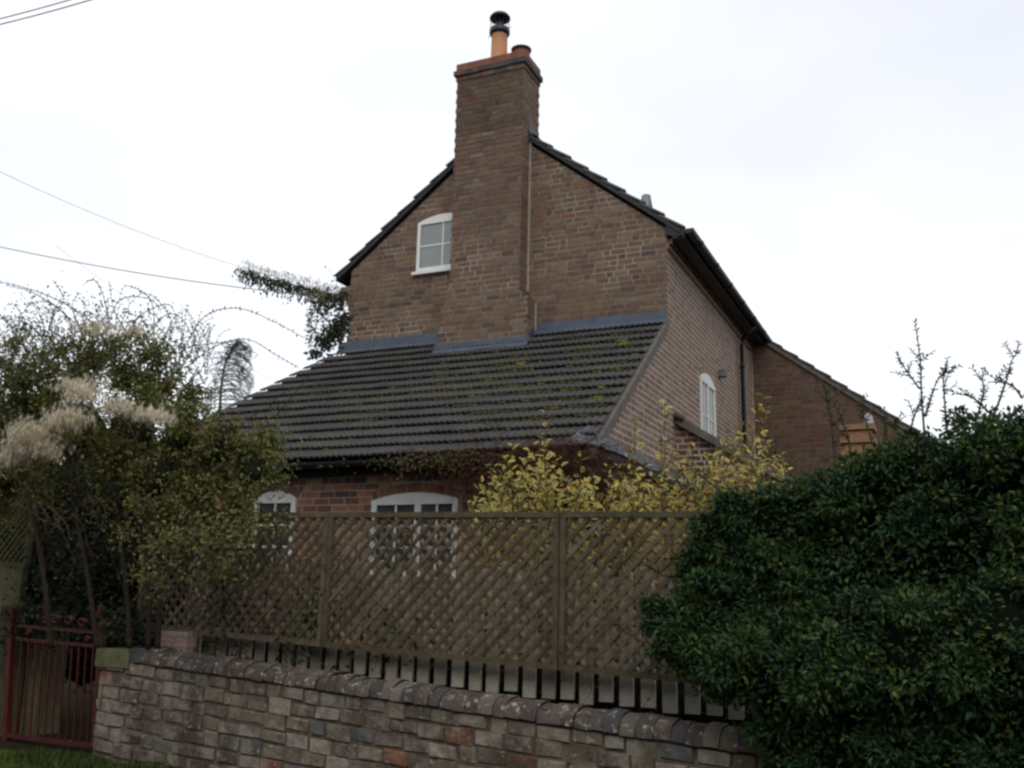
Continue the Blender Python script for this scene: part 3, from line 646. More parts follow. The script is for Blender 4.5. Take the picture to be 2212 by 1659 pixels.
while u < uR:
    L = rng.uniform(.072, .105); col = jit(rng.choice(PALC), .2); n = 9; vs = []
    ry = th/2+.03+rng.uniform(-.006, .006); rz = .105+rng.uniform(-.010, .010); jz = rng.uniform(-.004, .004)
    for uu, sc_ in ((u+.001, .965), (u+.012, 1), (u+L-.012, 1), (u+L-.001, .965)):
        for i in range(n):
            a = math.pi*i/(n-1); vs.append(O0+FD*(uu+rng.uniform(-.002, .002))+FN*(th/2-math.cos(a)*ry*sc_+rng.uniform(-.003, .003))+np.array([0, 0, ct(uu)-.0+jz+(math.sin(a)**.8)*rz*sc_+.004+rng.uniform(-.003, .003)]))
    fs = [(r*n+i, r*n+i+1, (r+1)*n+i+1, (r+1)*n+i) for r in range(3) for i in range(n-1)] + [tuple(range(n)), tuple(range(3*n, 4*n))[::-1]]
    c.add(vs, fs, col, 0, True); u += L+.001
c.prism([O0+FD*ud(fp(300, 1410, OF))+FN*.01+[0, 0, ct(uL)-.03], O0+FD*(uR-.01)+FN*.01+[0, 0, ct(uR)-.03], O0+FD*(uR-.01)+FN*.01+[0, 0, ct(uR)+.07], O0+FD*ud(fp(300, 1410, OF))+FN*.01+[0, 0, ct(uL)+.07]], FN*(th-.02), (.09, .075, .06))
c.build('coping', M['coping'], gw)
c = MB(); P0 = fp(222, 1400, OF+.02); P1 = fp(290, 1412, OF+.02); zt2 = P0[2]
c.frame_box(O0+FN*.0, FD, FN, (0, 0, 1), (ud(P0)-.01, ud(P1)), (-.03, .30), (zt2-.13, zt2+.0)); c.build('end_stone', M['stone'], gw)
# pale pink brick standing on the wall
c = MB(); A = fp(338, 1365, -.12); B = fp(401, 1400, -.12)
L_ = abs(B[0]-A[0]); zc_ = B[2]; hh = .115
for k in range(3): c.frame_box(A*[1, 1, 0]+np.array([0, 0, zc_]), FD, FN, (0, 0, 1), (0, L_), (0, .10), (k*hh/3+.003, (k+1)*hh/3-.001))
c.frame_box(A*[1, 1, 0]+np.array([0, 0, zc_]), FD, FN, (0, 0, 1), (.006, L_-.006), (.006, .094), (-.06, hh-.006))
tag(c.build('brick', M['pink']), 'pale pink block standing on the wall under the trellis corner', 'brick')

# ------------------------------------------------------------------ trellis panels
WOOD = [(.108, .084, .054), (.092, .072, .045), (.088, .080, .044), (.125, .102, .072)]
OT = np.array([-2, 5.8, 0])
def ut(p): return float(np.dot(np.asarray(p)-OT, FD))
e1, e2 = ut(fp(300, 1350)), ut(fp(1440, 1462)); zb1, zb2 = fp(300, 1358)[2], fp(1440, 1470)[2]
t1, t2 = fp(300, 1108)[2], fp(1480, 1105)[2]; tt1, tt2 = ut(fp(300, 1108)), ut(fp(1480, 1105))
bot = lambda u: zb1+(zb2-zb1)*(u-e1)/(e2-e1); top = lambda u: t1+(t2-t1)*(u-tt1)/(tt2-tt1)
X1, X2 = ut(fp(697, 1385)), ut(fp(1208, 1437)); panels = [(e1-.02, X1-.004), (X1+.004, X2-.004), (X2+.004, X2+1.86)]
plabels = ['weathered trellis panel covered with green climber at its left end', 'middle trellis panel in front of the wide white window', 'trellis panel running into the dark hedge']
def zz(u, t): return bot(u)+(top(u)-bot(u))*t
for (a, b), lab in zip(panels, plabels):
    tp = empty('garden_trellis', OT+FD*(a+b)/2+np.array([0, 0, bot((a+b)/2)]), lab, 'trellis', 'trellis panels fixed above the wall')
    fr = MB(); fw = .037
    def bar(mb, ua_, za, ub_, zb_, wd, y0, y1, col):
        d = np.array([ub_-ua_, zb_-za]); L = np.linalg.norm(d); d /= L; nn = np.array([-d[1], d[0]])*wd/2
        q = [(ua_-nn[0], za-nn[1]), (ub_-nn[0], zb_-nn[1]), (ub_+nn[0], zb_+nn[1]), (ua_+nn[0], za+nn[1])]
        mb.prism([OT+FD*p[0]+FN*y0+np.array([0, 0, p[1]]) for p in q], FN*(y1-y0), col)
    col = jit(rng.choice(WOOD), .1)
    bar(fr, a, top(a)-fw/2, b, top(b)-fw/2, fw, -.022, .022, col); bar(fr, a, bot(a)+fw/2, b, bot(b)+fw/2, fw, -.022, .022, jit(col, .1))
    bar(fr, a+fw/2, bot(a)+fw+.002, a+fw/2, top(a)-fw-.002, fw, -.021, .021, jit(col, .1)); bar(fr, b-fw/2, bot(b)+fw+.002, b-fw/2, top(b)-fw-.002, fw, -.021, .021, jit(col, .1))
    fr.build('frame', M['wood'], tp)
    la = MB(); pit_ = .098; ia, ib = a+fw*.6, b-fw*.6
    def seg(c0, sg):   # line z - bot = sg*(u - c0); clipped
        pts = []
        H0 = lambda u: bot(u)+fw*.6; H1 = lambda u: top(u)-fw*.6
        us = np.linspace(ia, ib, 400); zs_ = zb1+sg*(us-c0); ok = (zs_ > H0(us)) & (zs_ < H1(us))
        if ok.sum() < 4: return None
        us = us[ok]; return us[0], zb1+sg*(us[0]-c0), us[-1], zb1+sg*(us[-1]-c0)
    for k in range(-25, 60):
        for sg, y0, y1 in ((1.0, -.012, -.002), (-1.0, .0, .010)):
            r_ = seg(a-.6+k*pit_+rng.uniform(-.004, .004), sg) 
            if r_: bar(la, *r_, .026, y0, y1, tuple(t_*(1.6 if sg < 0 else 1) for t_ in jit(rng.choice(WOOD), .25, .06)))  # rear slats coloured lighter to offset the shade of the front layer
    la.build('lattice', M['wood'], tp)

# ------------------------------------------------------------------ picket fence behind the trellis
pf = empty('picket_fence', OT+FN*.12+FD*-.7+np.array([0, 0, .9]), 'grey wooden picket fence standing behind the trellis panels', 'fence')
OP = OT+FN*.12
def up(p): return float(np.dot(np.asarray(p)-OP, FD))
q0, q1 = fp(478, 1424, .12), fp(1477, 1541, .12); pb = lambda u: q0[2]+(q1[2]-q0[2])*(u-up(q0))/(up(q1)-up(q0))
c = MB(); pw = .088; ph = .80
tp_ = [(-pw/2, 0), (pw/2, 0), (pw/2, ph-.02), (pw/2-.02, ph), (-pw/2+.02, ph), (-pw/2, ph-.02)]
c.prism([np.array(wloc(pf))+FD*p[0]+np.array([0, 0, p[1]]) for p in tp_], FN*.018)
pk = c.build('picket', M['picket'], pf); first = True
u = up(fp(420, 1420, .12)); base_l = wloc(pf)
while u < up(fp(1700, 1541, .12)):
    o = pk if first else pk.copy()
    if not first: COL.objects.link(o); o.parent = pf
    first = False; P = OP+FD*u+np.array([0, 0, pb(u)+rng.uniform(-.015, .015)]); o.location = Vector(P-base_l)
    o.rotation_euler = (0, rng.uniform(-.012, .012), 0); u += .132+rng.uniform(-.005, .005)
for hgt in (.27, .62):
    c = MB(); a, b = up(fp(400, 1420, .12)), up(fp(1720, 1541, .12))
    c.prism([OP+FN*.02+FD*a+np.array([0, 0, pb(a)+hgt]), OP+FN*.02+FD*b+np.array([0, 0, pb(b)+hgt]), OP+FN*.02+FD*b+np.array([0, 0, pb(b)+hgt+.07]), OP+FN*.02+FD*a+np.array([0, 0, pb(a)+hgt+.07])], FN*.035); c.build('rail', M['picket'], pf)

# ------------------------------------------------------------------ red gate, stone pier, left board and trellis
g0 = fp(15, 1600, -.1); gt = empty('garden_gate', (g0[0]+.5, g0[1], .33), 'dark red wrought iron garden gate, closed', 'gate')
def G(x, y): return fp(x, y, -.1)
c = MB()
def rect(mb, x0, y0, x1, y1, wpx, d=.03):    # bar between two photo points
    A, B = G(x0, y0), G(x1, y1); dd = B-A; L = np.linalg.norm(dd); dd /= L; nn = np.cross(dd, FN); hw = wpx/2*.0036
    mb.prism([A-nn*hw, B-nn*hw, B+nn*hw, A+nn*hw], FN*d)
rect(c, 22, 1318, 8, 1600, 14, .05); rect(c, 218, 1335, 200, 1610, 12, .05); rect(c, 40, 1352, 210, 1367, 6); rect(c, 36, 1380, 208, 1396, 7); rect(c, 10, 1588, 198, 1612, 8)
c.build('frame', M['gate'], gt)
for k in range(11):
    c = MB(); x = 42+k*15.5; rect(c, x+4, 1384+(k*1.4), x-10, 1592+k*2, 3.2, .012); c.build('bar', M['gate'], gt)
for (cx_, cy_, r_) in ((120, 1338, 13), (150, 1340, 12), (178, 1345, 11), (100, 1340, 10), (62, 1366, 7), (190, 1380, 7)):
    c = MB(); c.tube([G(cx_+r_*math.cos(a)*(1-a/14), cy_-r_*.8*math.sin(a)*(1-a/14)) for a in np.linspace(0, 8, 22)], .009, n=6)
    c.build('scroll', M['gate'], gt)
c = MB(); c.lathe(G(216, 1332), [(.03, 0), (.035, .02), (.02, .05), (.028, .07), (.005, .1)], 10); c.build('finial', M['gate'], gt)
c = MB(); a, b = ut(fp(60, 1313, .25)), ut(fp(105, 1313, .25)); Z0 = fp(80, 1311, .25)[2]
c.frame_box(OT+FN*.25, FD, FN, (0, 0, 1), (a-.15, b), (0, .25), (.3, Z0-.12)); c.frame_box(OT+FN*.25, FD, FN, (0, 0, 1), (a-.17, b+.02), (-.02, .27), (Z0-.119, Z0))
tag(c.build('stone_pier', M['stone']), 'squat mossy stone pier beyond the red gate', 'pier')
# slim dark post at right of the gate
# left trellis on boards
u0, u1 = ut(fp(-60, 1300)), ut(fp(50, 1300)); z3, z4, z5 = fp(20, 1310)[2], fp(20, 1226)[2], fp(20, 1035)[2]
lp = empty('garden_trellis', OT+FD*u0+np.array([0, 0, z3]), 'mossy trellis panel at the far left above the gate post', 'trellis', 'trellis panels fixed above the wall')
c = MB()
for (x0, x1, za, zb_) in ((u0, u1, z4, z4+.05), (u0, u1, z5-.05, z5), (u1-.045, u1, z4+.051, z5-.051)): c.frame_box(OT, FD, FN, (0, 0, 1), (x0, x1), (-.02, .02), (za, zb_), jit((.09, .085, .04)))
c.build('frame', M['wood'], lp); c = MB()
for k in range(-14, 14):
    for sg, y0 in ((1, -.012), (-1, .001)):
        us = np.linspace(u0, u1-.04, 80); zs_ = z4+.3+sg*(us-u0-k*.075); ok = (zs_ > z4+.04) & (zs_ < z5-.04)
        if ok.sum() > 3:
            uu = us[ok]; A = OT+FD*uu[0]+FN*y0+np.array([0, 0, z4+.3+sg*(uu[0]-u0-k*.075)]); B = OT+FD*uu[-1]+FN*y0+np.array([0, 0, z4+.3+sg*(uu[-1]-u0-k*.075)])
            c.prism([A-[0, 0, .016], B-[0, 0, .016], B+[0, 0, .016], A+[0, 0, .016]], FN*.01, jit((.10, .095, .04), .2))
c.build('lattice', M['wood'], lp)
c = MB(); c.frame_box(OT, FD, FN, (0, 0, 1), (u0, ut(fp(47, 1300))), (-.03, .03), (z3, z4-.004)); c.build('board', M['oldwood'], lp)
c = MB(); c.frame_box(OT+FN*-.08, FD, FN, (0, 0, 1), (u0, ut(fp(22, 1300))), (0, .3), (.3, z3-.004)); tag(c.build('stone_wall', M['stone']), 'mossy stone wall end left of the red gate', 'wall')
# near-black boards added to stand for the shade behind the gate
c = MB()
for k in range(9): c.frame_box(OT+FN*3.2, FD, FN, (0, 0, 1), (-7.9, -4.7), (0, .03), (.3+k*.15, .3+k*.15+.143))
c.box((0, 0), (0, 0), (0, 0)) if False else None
tag(c.build('shade_boards', M['dark']), 'near-black boards added to stand for the shade behind the red gate', 'fence')

# ------------------------------------------------------------------ cables
def cable(pts, r, lab, mt='cable'):
    c = MB(); c.tube(pts, r, n=6); tag(c.build('cable', M[mt]), lab, 'cable', 'overhead cables'); return pts
def sag(A, B, s_, n=24): A, B = np.asarray(A), np.asarray(B); return [A+(B-A)*t-np.array([0, 0, s_*4*t*(1-t)]) for t in np.linspace(0, 1, n)]
def at(x, y, d): r_ = ray(x, y); return CAM+r_*d       # d = depth along the view axis
cable(sag(BR, at(-60, 520, 15), .10), .007, 'thick dark overhead cable running left from the house corner')
cb2 = sag(BR+[0, 0, .08], at(-60, 342, 12), .18); cable(cb2, .0028, 'thin cable overgrown with clematis near the house')
cable(sag(at(590, 820, 13.5), at(120, 530, 12.0), .12), .0018, 'faint thin wire crossing above the left shrub')
cable(sag(at(-40, 62, 6), at(260, -20, 5.5), .01), .004, 'blurred grey cable at the top left corner, lower one', 'cable_pale')
cable(sag(at(-40, 50, 6), at(260, -34, 5.5), .01), .004, 'blurred grey cable at the top left corner, upper one', 'cable_pale')

# ------------------------------------------------------------------ foliage
def unit(n): v = nr.normal(size=(n, 3)); return v/np.linalg.norm(v, axis=1, keepdims=True)
def pick(pal, n, a=.25):
    P = np.array(pal)[nr.integers(0, len(pal), n)]; return np.clip(P*(1+nr.uniform(-a, a, (n, 1))), .001, 1)
def blobs_px(lst):   # (x, y, r px, depth along view, squash in depth)
    return [(at(x, y, d), r*d/FPX, q) for x, y, r, d, q in lst]
def cloud(mb, bl, dens, L, pal, shell=.35, up=.3, wid=.5, lo=None):
    """leaves through the outer part of each ellipsoid"""
    for (c0, r, q) in bl:
        n = int(dens*r*r*12); D = unit(n); rad = r*(1-shell*nr.random((n, 1))**1.5)*(1+nr.normal(0, .06, (n, 1)))
        P = c0 + D*rad*np.array([1, q, 1])
        keep = np.ones(n, bool)
        for (c1, r1, q1) in bl:
            if c1 is c0: continue
            keep &= (np.linalg.norm((P-c1)/np.array([1, q1, 1]), axis=1) > r1*.55)
        keep &= P[:, 2] > .36
        P, D = P[keep], D[keep]; n = len(P)
        if n == 0: continue
        di = D+nr.normal(0, .8, (n, 3))+np.array([0, 0, up]); no = D*.6+np.array([0, 0, .7])+nr.normal(0, .5, (n, 3))
        Ls = L*nr.uniform(.65, 1.3, n); mb.leaves(P, di, no, Ls, Ls*wid, pick(pal, n))
def core(mb, bl, col, k=.66):  # solid inner mass against see-through, inner shade put into its dark colour
    for (c0, r, q) in bl:
        vs = []; seg, rg = 12, 8
        for i in range(rg+1):
            for j in range(seg):
                a, b = math.pi*i/rg, 2*math.pi*j/seg; kk = k*(1+rng.uniform(-.18, .18)); vs.append(c0+np.array([math.sin(a)*math.cos(b), q*math.sin(a)*math.sin(b), math.cos(a)])*r*kk)
        mb.add(vs, [(i*seg+j, i*seg+(j+1) % seg, (i+1)*seg+(j+1) % seg, (i+1)*seg+j) for i in range(rg) for j in range(seg)], col, 0, True)
def smooth(pts, n=24):
    pts = [np.asarray(p) for p in pts]; out = []
    k = len(pts)-1
    for i in range(k):
        p0, p1, p2, p3 = pts[max(i-1, 0)], pts[i], pts[i+1], pts[min(i+2, k)]
        for t in np.linspace(0, 1, max(n//k, 3), endpoint=False):
            out.append(.5*((2*p1)+(-p0+p2)*t+(2*p0-5*p1+4*p2-p3)*t*t+(-p0+3*p1-3*p2+p3)*t**3))
    out.append(pts[-1]); return out
def shoot(st, lf, pts, r0, r1, L, pal, sp=.03, wid=.35, scol=(.08, .07, .045), skip=0, spread=1.0, n=30):
    P = smooth(pts, n); st.tube(P, r0, r1, n=4, col=scol); seglen = [np.linalg.norm(P[i+1]-P[i]) for i in range(len(P)-1)]; tot = sum(seglen)
    pos = skip*tot; LP, LD, LN = [], [], []
    while pos < tot:
        d = pos; i = 0
        while i < len(seglen)-1 and d > seglen[i]: d -= seglen[i]; i += 1
        t = (P[i+1]-P[i])/(seglen[i]+1e-9); p_ = P[i]+t*min(d, seglen[i]); s1 = unit(1)[0]; s1 -= t*np.dot(s1, t); s1 /= np.linalg.norm(s1)+1e-9
        for sgn in (1, -1):
            if rng.random() < .85: LP.append(p_); LD.append(t*.7+s1*sgn*spread+np.array([0, 0, .15])); LN.append(np.array([0, 0, 1.0])+nr.normal(0, .4, 3))
        pos += sp*rng.uniform(.7, 1.3)
    if LP:
        k = len(LP); Ls = L*nr.uniform(.6, 1.2, k); lf.leaves(LP, LD, LN, Ls, Ls*wid, pick(pal, k))

# --- dark hedge at the right
HG = [(.022, .070, .024), (.015, .048, .020), (.032, .090, .030), (.010, .028, .013), (.042, .085, .020)]
HGL = HG + [(.052, .125, .032), (.085, .125, .02), (.075, .10, .025)]
hd = lambda x, y: 5.75-(x-1480)*.00122-.22-max(0, min(1, (y-1250)/150))*.32
hb = blobs_px([(x, y, r_, hd(x, y), q) for x, y, r_, q in (
    (2150, 1010, 120, .9), (2010, 1040, 110, .9), (1880, 1080, 105, .9), (1760, 1120, 95, .8), (1660, 1130, 75, .6), (1590, 1110, 58, .5), (1540, 1160, 45, .4), (1510, 1240, 50, .35),
    (2190, 1180, 150, 1), (2020, 1210, 150, 1), (1860, 1250, 140, 1), (1710, 1260, 120, .8), (1600, 1300, 95, .6), (1500, 1340, 72, .45), (1590, 1210, 70, .45),
    (2190, 1400, 170, 1), (2000, 1420, 160, 1), (1830, 1440, 150, .9), (1690, 1430, 125, .8), (1575, 1430, 90, .5), (1480, 1395, 60, .4), (1420, 1330, 34, .4),
    (2170, 1610, 170, 1), (1990, 1620, 160, .9), (1830, 1610, 140, .8), (1710, 1570, 90, .6), (1780, 1690, 110, .6), (2250, 1000, 120, 1), (2260, 1250, 150, 1), (2280, 1500, 170, 1), (2420, 1050, 150, 1), (2440, 1300, 170, 1), (2450, 1540, 170, 1), (2640, 1080, 160, 1), (2650, 1340, 180, 1), (2660, 1600, 180, 1), (2850, 1120, 170, 1), (2860, 1400, 190, 1))])
hc = hb[14][0]
hedge = empty('hedge', (hc[0], hc[1], .33), 'big dark green glossy hedge swallowing the right end of the trellis and wall', 'hedge')
c = MB(); core(c, hb, (.006, .009, .005), .74); c.build('dark_core', M['stem'], hedge)  # near-black solid core, the hedge's inner shade put into its colour
c = MB(); cloud(c, hb, 2200, .035, HGL, shell=.38, wid=.5, up=.2)
# small lobes for texture
sub = []
for (c0, r, q) in hb:
    for k in range(10):
        d = unit(1)[0]; d[1] = -abs(d[1]); sub.append((c0+d*r*rng.uniform(.92, 1.12)*np.array([1, q, 1]), r*rng.uniform(.16, .42), 1.0))
for (c0, r, q) in sub:
    n = int(230*rng.uniform(.6, 1.2)*(r/.08)**1.4); D = unit(n); P = c0+D*r*nr.uniform(.4, 1.05, (n, 1))*np.array([1.3, 1, .7]); P = P[P[:, 2] > .36]; D = D[:len(P)]; n = len(P)
    pal = rng.choice((HG, HGL, HG, [(.03, .075, .02), (.05, .09, .02)]))
    Ls = .036*nr.uniform(.6, 1.3, n); c.leaves(P, D+nr.normal(0, .6, (n, 3)), D*.5+np.array([0, 0, .8])+nr.normal(0, .4, (n, 3)), Ls, Ls*.45, pick(pal, n))
st = MB()
SPR = [((2000, 960), (1995, 850), (1985, 780), (1978, 692)), ((2000, 900), (2030, 820), (2060, 800)), ((1990, 840), (1960, 800), (1938, 780)), ((1800, 1090), (1798, 950), (1780, 850), (1768, 815)), ((1850, 1080), (1830, 950), (1800, 870), (1785, 830)),
       ((2140, 930), (2170, 830), (2190, 780), (2200, 755)), ((2100, 930), (2120, 850), (2125, 815)), ((2050, 930), (2040, 850), (2035, 800)), ((1910, 1000), (1912, 920), (1912, 878)), ((1885, 960), (1865, 900), (1848, 872)), ((2150, 900), (2100, 860), (2060, 850)),
       ((2212, 860), (2180, 830), (2140, 825)), ((1960, 960), (1975, 890), (2000, 855)), ((1955, 960), (1930, 920), (1900, 905)), ((1600, 1120), (1540, 1050), (1480, 1010)), ((1700, 1110), (1640, 1050), (1600, 1040)), ((1750, 1060), (1700, 1010), (1660, 960)),
       ((1500, 1330), (1420, 1300), (1350, 1290)), ((1450, 1400), (1380, 1380), (1310, 1330)), ((1470, 1360), (1400, 1340), (1360, 1360)), ((1560, 1180), (1500, 1150), (1460, 1190)), ((1500, 1250), (1430, 1240), (1390, 1215)), ((1600, 1480), (1520, 1500), (1480, 1440)), ((1620, 1520), (1600, 1600), (1640, 1650)), ((1650, 1520), (1560, 1500), (1500, 1470))]
for sp_ in SPR:
    d = hd(sp_[0][0], sp_[0][1])+.05
    pts = [at(x+rng.uniform(-5, 5), y, d+(i*.04)+rng.uniform(-.03, .03)) for i, (x, y) in enumerate(sp_)]; st = MB()
    shoot(st, c, pts, .006, .002, .030, [(.03, .06, .025), (.05, .08, .03), (.03, .05, .03)], sp=.022, wid=.38)
    for q in range(3):
        P = smooth(pts, 12)[rng.randrange(4, 11)]; shoot(st, c, [P, P+np.array([rng.uniform(-.1, .1), 0, rng.uniform(.03, .09)])], .003, .0015, .028, [(.03, .06, .025), (.05, .08, .03)], sp=.018, n=4)
    st.build('shoot', M['stem'], hedge)
st = MB()
for k in range(70):
    b_ = hb[rng.randrange(len(hb))]; d = unit(1)[0]; d[1] = -abs(d[1]); d[2] = abs(d[2])*.7; P = b_[0]+d*b_[1]*.9
    if P[2] < .4: continue
    shoot(st, c, [P, P+d*.09+[0, 0, .02], P+d*.17+[0, 0, rng.uniform(-.02, .06)]], .003, .0015, .034, HGL+[(.05, .09, .025)], sp=.016, n=5)
c.build('foliage', M['gloss'], hedge)

# --- variegated shrub behind the trellis
vs_o = empty('variegated_shrub', at(1400, 1300, 7.3)*np.array([1, 1, 0])+np.array([0, 0, .33]), 'yellow and green variegated shrub growing between trellis and house', 'shrub')
c = MB(); st = MB()
def vleaf(mb, p_, d, nrm, L, style):
    d = d/np.linalg.norm(d); s1 = np.cross(d, nrm); s1 /= np.linalg.norm(s1)+1e-9; nn = np.cross(s1, d)
    W_ = L*rng.uniform(.42, .55); pr = [(0, 0), (.22, .36), (.5, .5), (.8, .3), (1, 0)]
    o = []
    for (t, w_) in pr: o.append((t, w_))
    for (t, w_) in pr[3:0:-1]: o.append((t, -w_))
    curl = rng.uniform(-.15, .25)
    pt = lambda t, w_, k=1: p_+d*L*t+s1*W_*w_*k+nn*(abs(w_)*W_*.5-curl*L*t*t)
    outer = [pt(t, w_) for t, w_ in o]; ki = .62 if style != 'y' else .35
    inner = [pt(.5+(t-.5)*ki*1.15, w_*ki)+nn*.0008 for t, w_ in o]
    if style == 'y': ci, co = jit((.42, .28, .035), .2), jit((.48, .36, .07), .15)
    elif style == 'g': ci, co = jit((.06, .09, .03), .2), jit((.17, .17, .05), .15)
    elif style == 'd': ci, co = jit((.15, .12, .03), .2), jit((.32, .25, .06), .2)
    else: ci, co = jit((.16, .18, .065), .25), jit((.55, .42, .085), .25)
    n = len(o); mb.add(outer+inner, [(i, (i+1) % n, n+(i+1) % n, n+i) for i in range(n)]+[tuple(range(n, 2*n))], [co]*n+[ci], 0, False)
VS = []
def vshoot(pts, L=.088, sp=.030, styles='vvvvygd', r=.006, lean=0):
    P = smooth(pts, 16); st.tube(P, r, r*.4, n=5, col=(.10, .08, .045)); tot = sum(np.linalg.norm(P[i+1]-P[i]) for i in range(len(P)-1)); pos = 0; ang = rng.uniform(0, 6)
    while pos < tot:
        f_ = pos/tot*(len(P)-1); i = min(int(f_), len(P)-2); p_ = P[i]+(P[i+1]-P[i])*(f_-i); t = P[i+1]-P[i]; t /= np.linalg.norm(t); a_ = np.cross(t, (0, 1, .1)); a_ /= np.linalg.norm(a_); b_ = np.cross(t, a_)
        ang += 2.4; sd_ = a_*math.cos(ang)+b_*math.sin(ang); dd = sd_+t*rng.uniform(.1, .9)+np.array([0, 0, rng.uniform(-.3, .2)])
        vleaf(c, p_+sd_*.008, dd, t+nr.normal(0, .35, 3), L*rng.uniform(.6, 1.15)*(1.1-.35*pos/tot), rng.choice(styles)); pos += sp*rng.uniform(.6, 1.3)
for (x0, y0, x1, y1, d) in ((1185, 1110, 1178, 882, 7.0), (1440, 1120, 1436, 870, 7.2), (1375, 1100, 1372, 905, 7.0), (1545, 1150, 1650, 850, 7.4), (1490, 1150, 1500, 960, 7.3), (1640, 1120, 1655, 880, 7.4), (1430, 1100, 1425, 915, 7.1), (1110, 1120, 1105, 960, 6.9), (1250, 1120, 1255, 980, 6.9), (1590, 1140, 1600, 920, 7.3)):
    mx, my = (x0+x1)/2+rng.uniform(-8, 8), (y0+y1)/2; vshoot([at(x0, y0+120, d), at(x0, y0, d), at(mx, my, d+.03), at(x1, y1, d+.05)], sp=.033, r=.005)
def env(x):   # upper outline of the shrub
    xs = [985, 1030, 1080, 1120, 1180, 1215, 1240, 1300, 1360, 1440, 1500, 1560, 1620, 1670, 1700]
    ys = [1075, 1050, 985, 990, 930, 985, 1000, 1010, 985, 975, 975, 950, 920, 960, 1000]; return float(np.interp(x, xs, ys))
for k in range(440):
    x = rng.uniform(1000, 1700); d = rng.uniform(6.5, 7.9); yt = env(x)-8+rng.uniform(0, 1)**.9*270; ln = rng.uniform(60, 130); x0 = x+rng.uniform(-50, 50)
    vshoot([at(x0, yt+ln, d), at((x+x0)/2, yt+ln*.5, d), at(x, yt, d-.05)], L=.078, sp=.033, styles='vvvvdvyvg' if x < 1480 else 'vvdvyydgg', r=.0035)
c.build('foliage', M['leaf'], vs_o)
for x in (1180, 1300, 1420, 1540): st.tube(smooth([at(x, 1500, 7.3), at(x+20, 1250, 7.2), at(x+10, 1080, 7.2)], 8), .018, .008, n=6, col=(.09, .07, .045))
st.build('stems', M['stem'], vs_o)

# --- brown dead vine on the lean-to eave
vo = empty('dead_vine', onY(1180, 1020, 9.0), 'reddish brown leafless vine hanging over the gutter of the lean-to', 'vine')
c = MB()
for k in range(3200):
    x = rng.gauss(1200, 100); y = rng.gauss(1008, 36)+(abs(x-1180)/100)**2*4; 
    if x > 1240: y += (x-1240)*.18
    if x < 930 or x > 1400: continue
    Y = 9.0-rng.uniform(-.02, .12); P = onY(x, y, Y); d = unit(1)[0]*rng.uniform(.06, .18); d[2] = d[2]*.8-.03; P2 = P+d; P3 = P2+unit(1)[0]*.07
    c.tube(smooth([P, P2, P3], 6), rng.uniform(.0012, .003), .0008, n=3, col=jit(rng.choice([(.085, .04, .028), (.065, .032, .025), (.11, .065, .04)]), .3))
for k in range(26):
    x = rng.uniform(850, 1400); P = [onY(x+i*rng.uniform(15, 40), 985+rng.uniform(-14, 14)+max(0, x+i*30-1230)*.16, 9.0) for i in range(5)]; c.tube(smooth(P, 14), .004, .002, n=4, col=(.08, .045, .03))
for k in range(520):   # hanging strands down the front wall
    x = rng.choice((rng.uniform(1215, 1330), rng.uniform(1000, 1330))); y = rng.uniform(1000, 1060); P = onY(x, y, 9.2); c.tube(smooth([P, P+[rng.uniform(-.05, .05), rng.uniform(-.1, .05), -.2], P+[rng.uniform(-.1, .1), 0, -rng.uniform(.3, .7)]], 6), .003, .0012, n=3, col=jit((.06, .03, .024), .3))
c.build('stems', M['stem'], vo)
c = MB(); n = 1100; P = np.array([onY(rng.gauss(rng.choice((1120, 1000, 880, 960)), rng.choice((130, 40, 30))), rng.gauss(995, 14)+(8 if rng.random() < .3 else 0), 9.0-rng.uniform(0, .1)) for _ in range(n)]); Ls = nr.uniform(.02, .045, n); c.leaves(P, unit(n), unit(n)+[0, -.5, .5], Ls, Ls*.7, pick([(.09, .10, .025), (.12, .07, .03), (.07, .09, .02), (.10, .04, .03)], n)); c.build('leaves', M['leaf'], vo)
# thin leafless stems and pickets' creepers seen through the trellis
# --- climber mass at the left
OL = [(.155, .165, .040), (.125, .135, .036), (.19, .18, .05), (.085, .098, .03), (.15, .115, .045), (.12, .165, .04)]
lb = blobs_px([(60, 800, 105, 8.2, .8), (190, 790, 100, 8.0, .8), (300, 790, 90, 7.8, .8), (370, 850, 80, 7.8, .8), (40, 930, 120, 8.0, .8), (170, 930, 110, 7.6, .7), (290, 930, 100, 7.4, .7), (400, 950, 90, 7.2, .7), (480, 960, 70, 7.0, .7),
               (540, 1010, 62, 6.9, .6), (330, 1030, 80, 7.0, .6), (430, 1050, 75, 6.9, .5), (520, 1085, 50, 6.8, .4), (-30, 1040, 100, 7.8, .8), (350, 1110, 50, 6.8, .4), (-60, 860, 110, 8.3, .8), (570, 950, 45, 7.2, .5), (90, 1010, 60, 7.6, .6), (230, 1000, 60, 7.2, .6)])
lo_ = empty('climbing_shrub', at(200, 1330, 7.6)*np.array([1, 1, 0])+np.array([0, 0, .33]), 'large tangled olive green climber arching over the gate at the left', 'shrub')
c = MB(); core(c, lb[4:12]+lb[13:14], (.020, .022, .012), .55); c.build('dark_core', M['stem'], lo_)  # solid dark core, shade inside the climber put into its colour
c = MB(); st = MB(); cloud(c, lb, 620, .036, OL, shell=.8, wid=.55, up=.0)
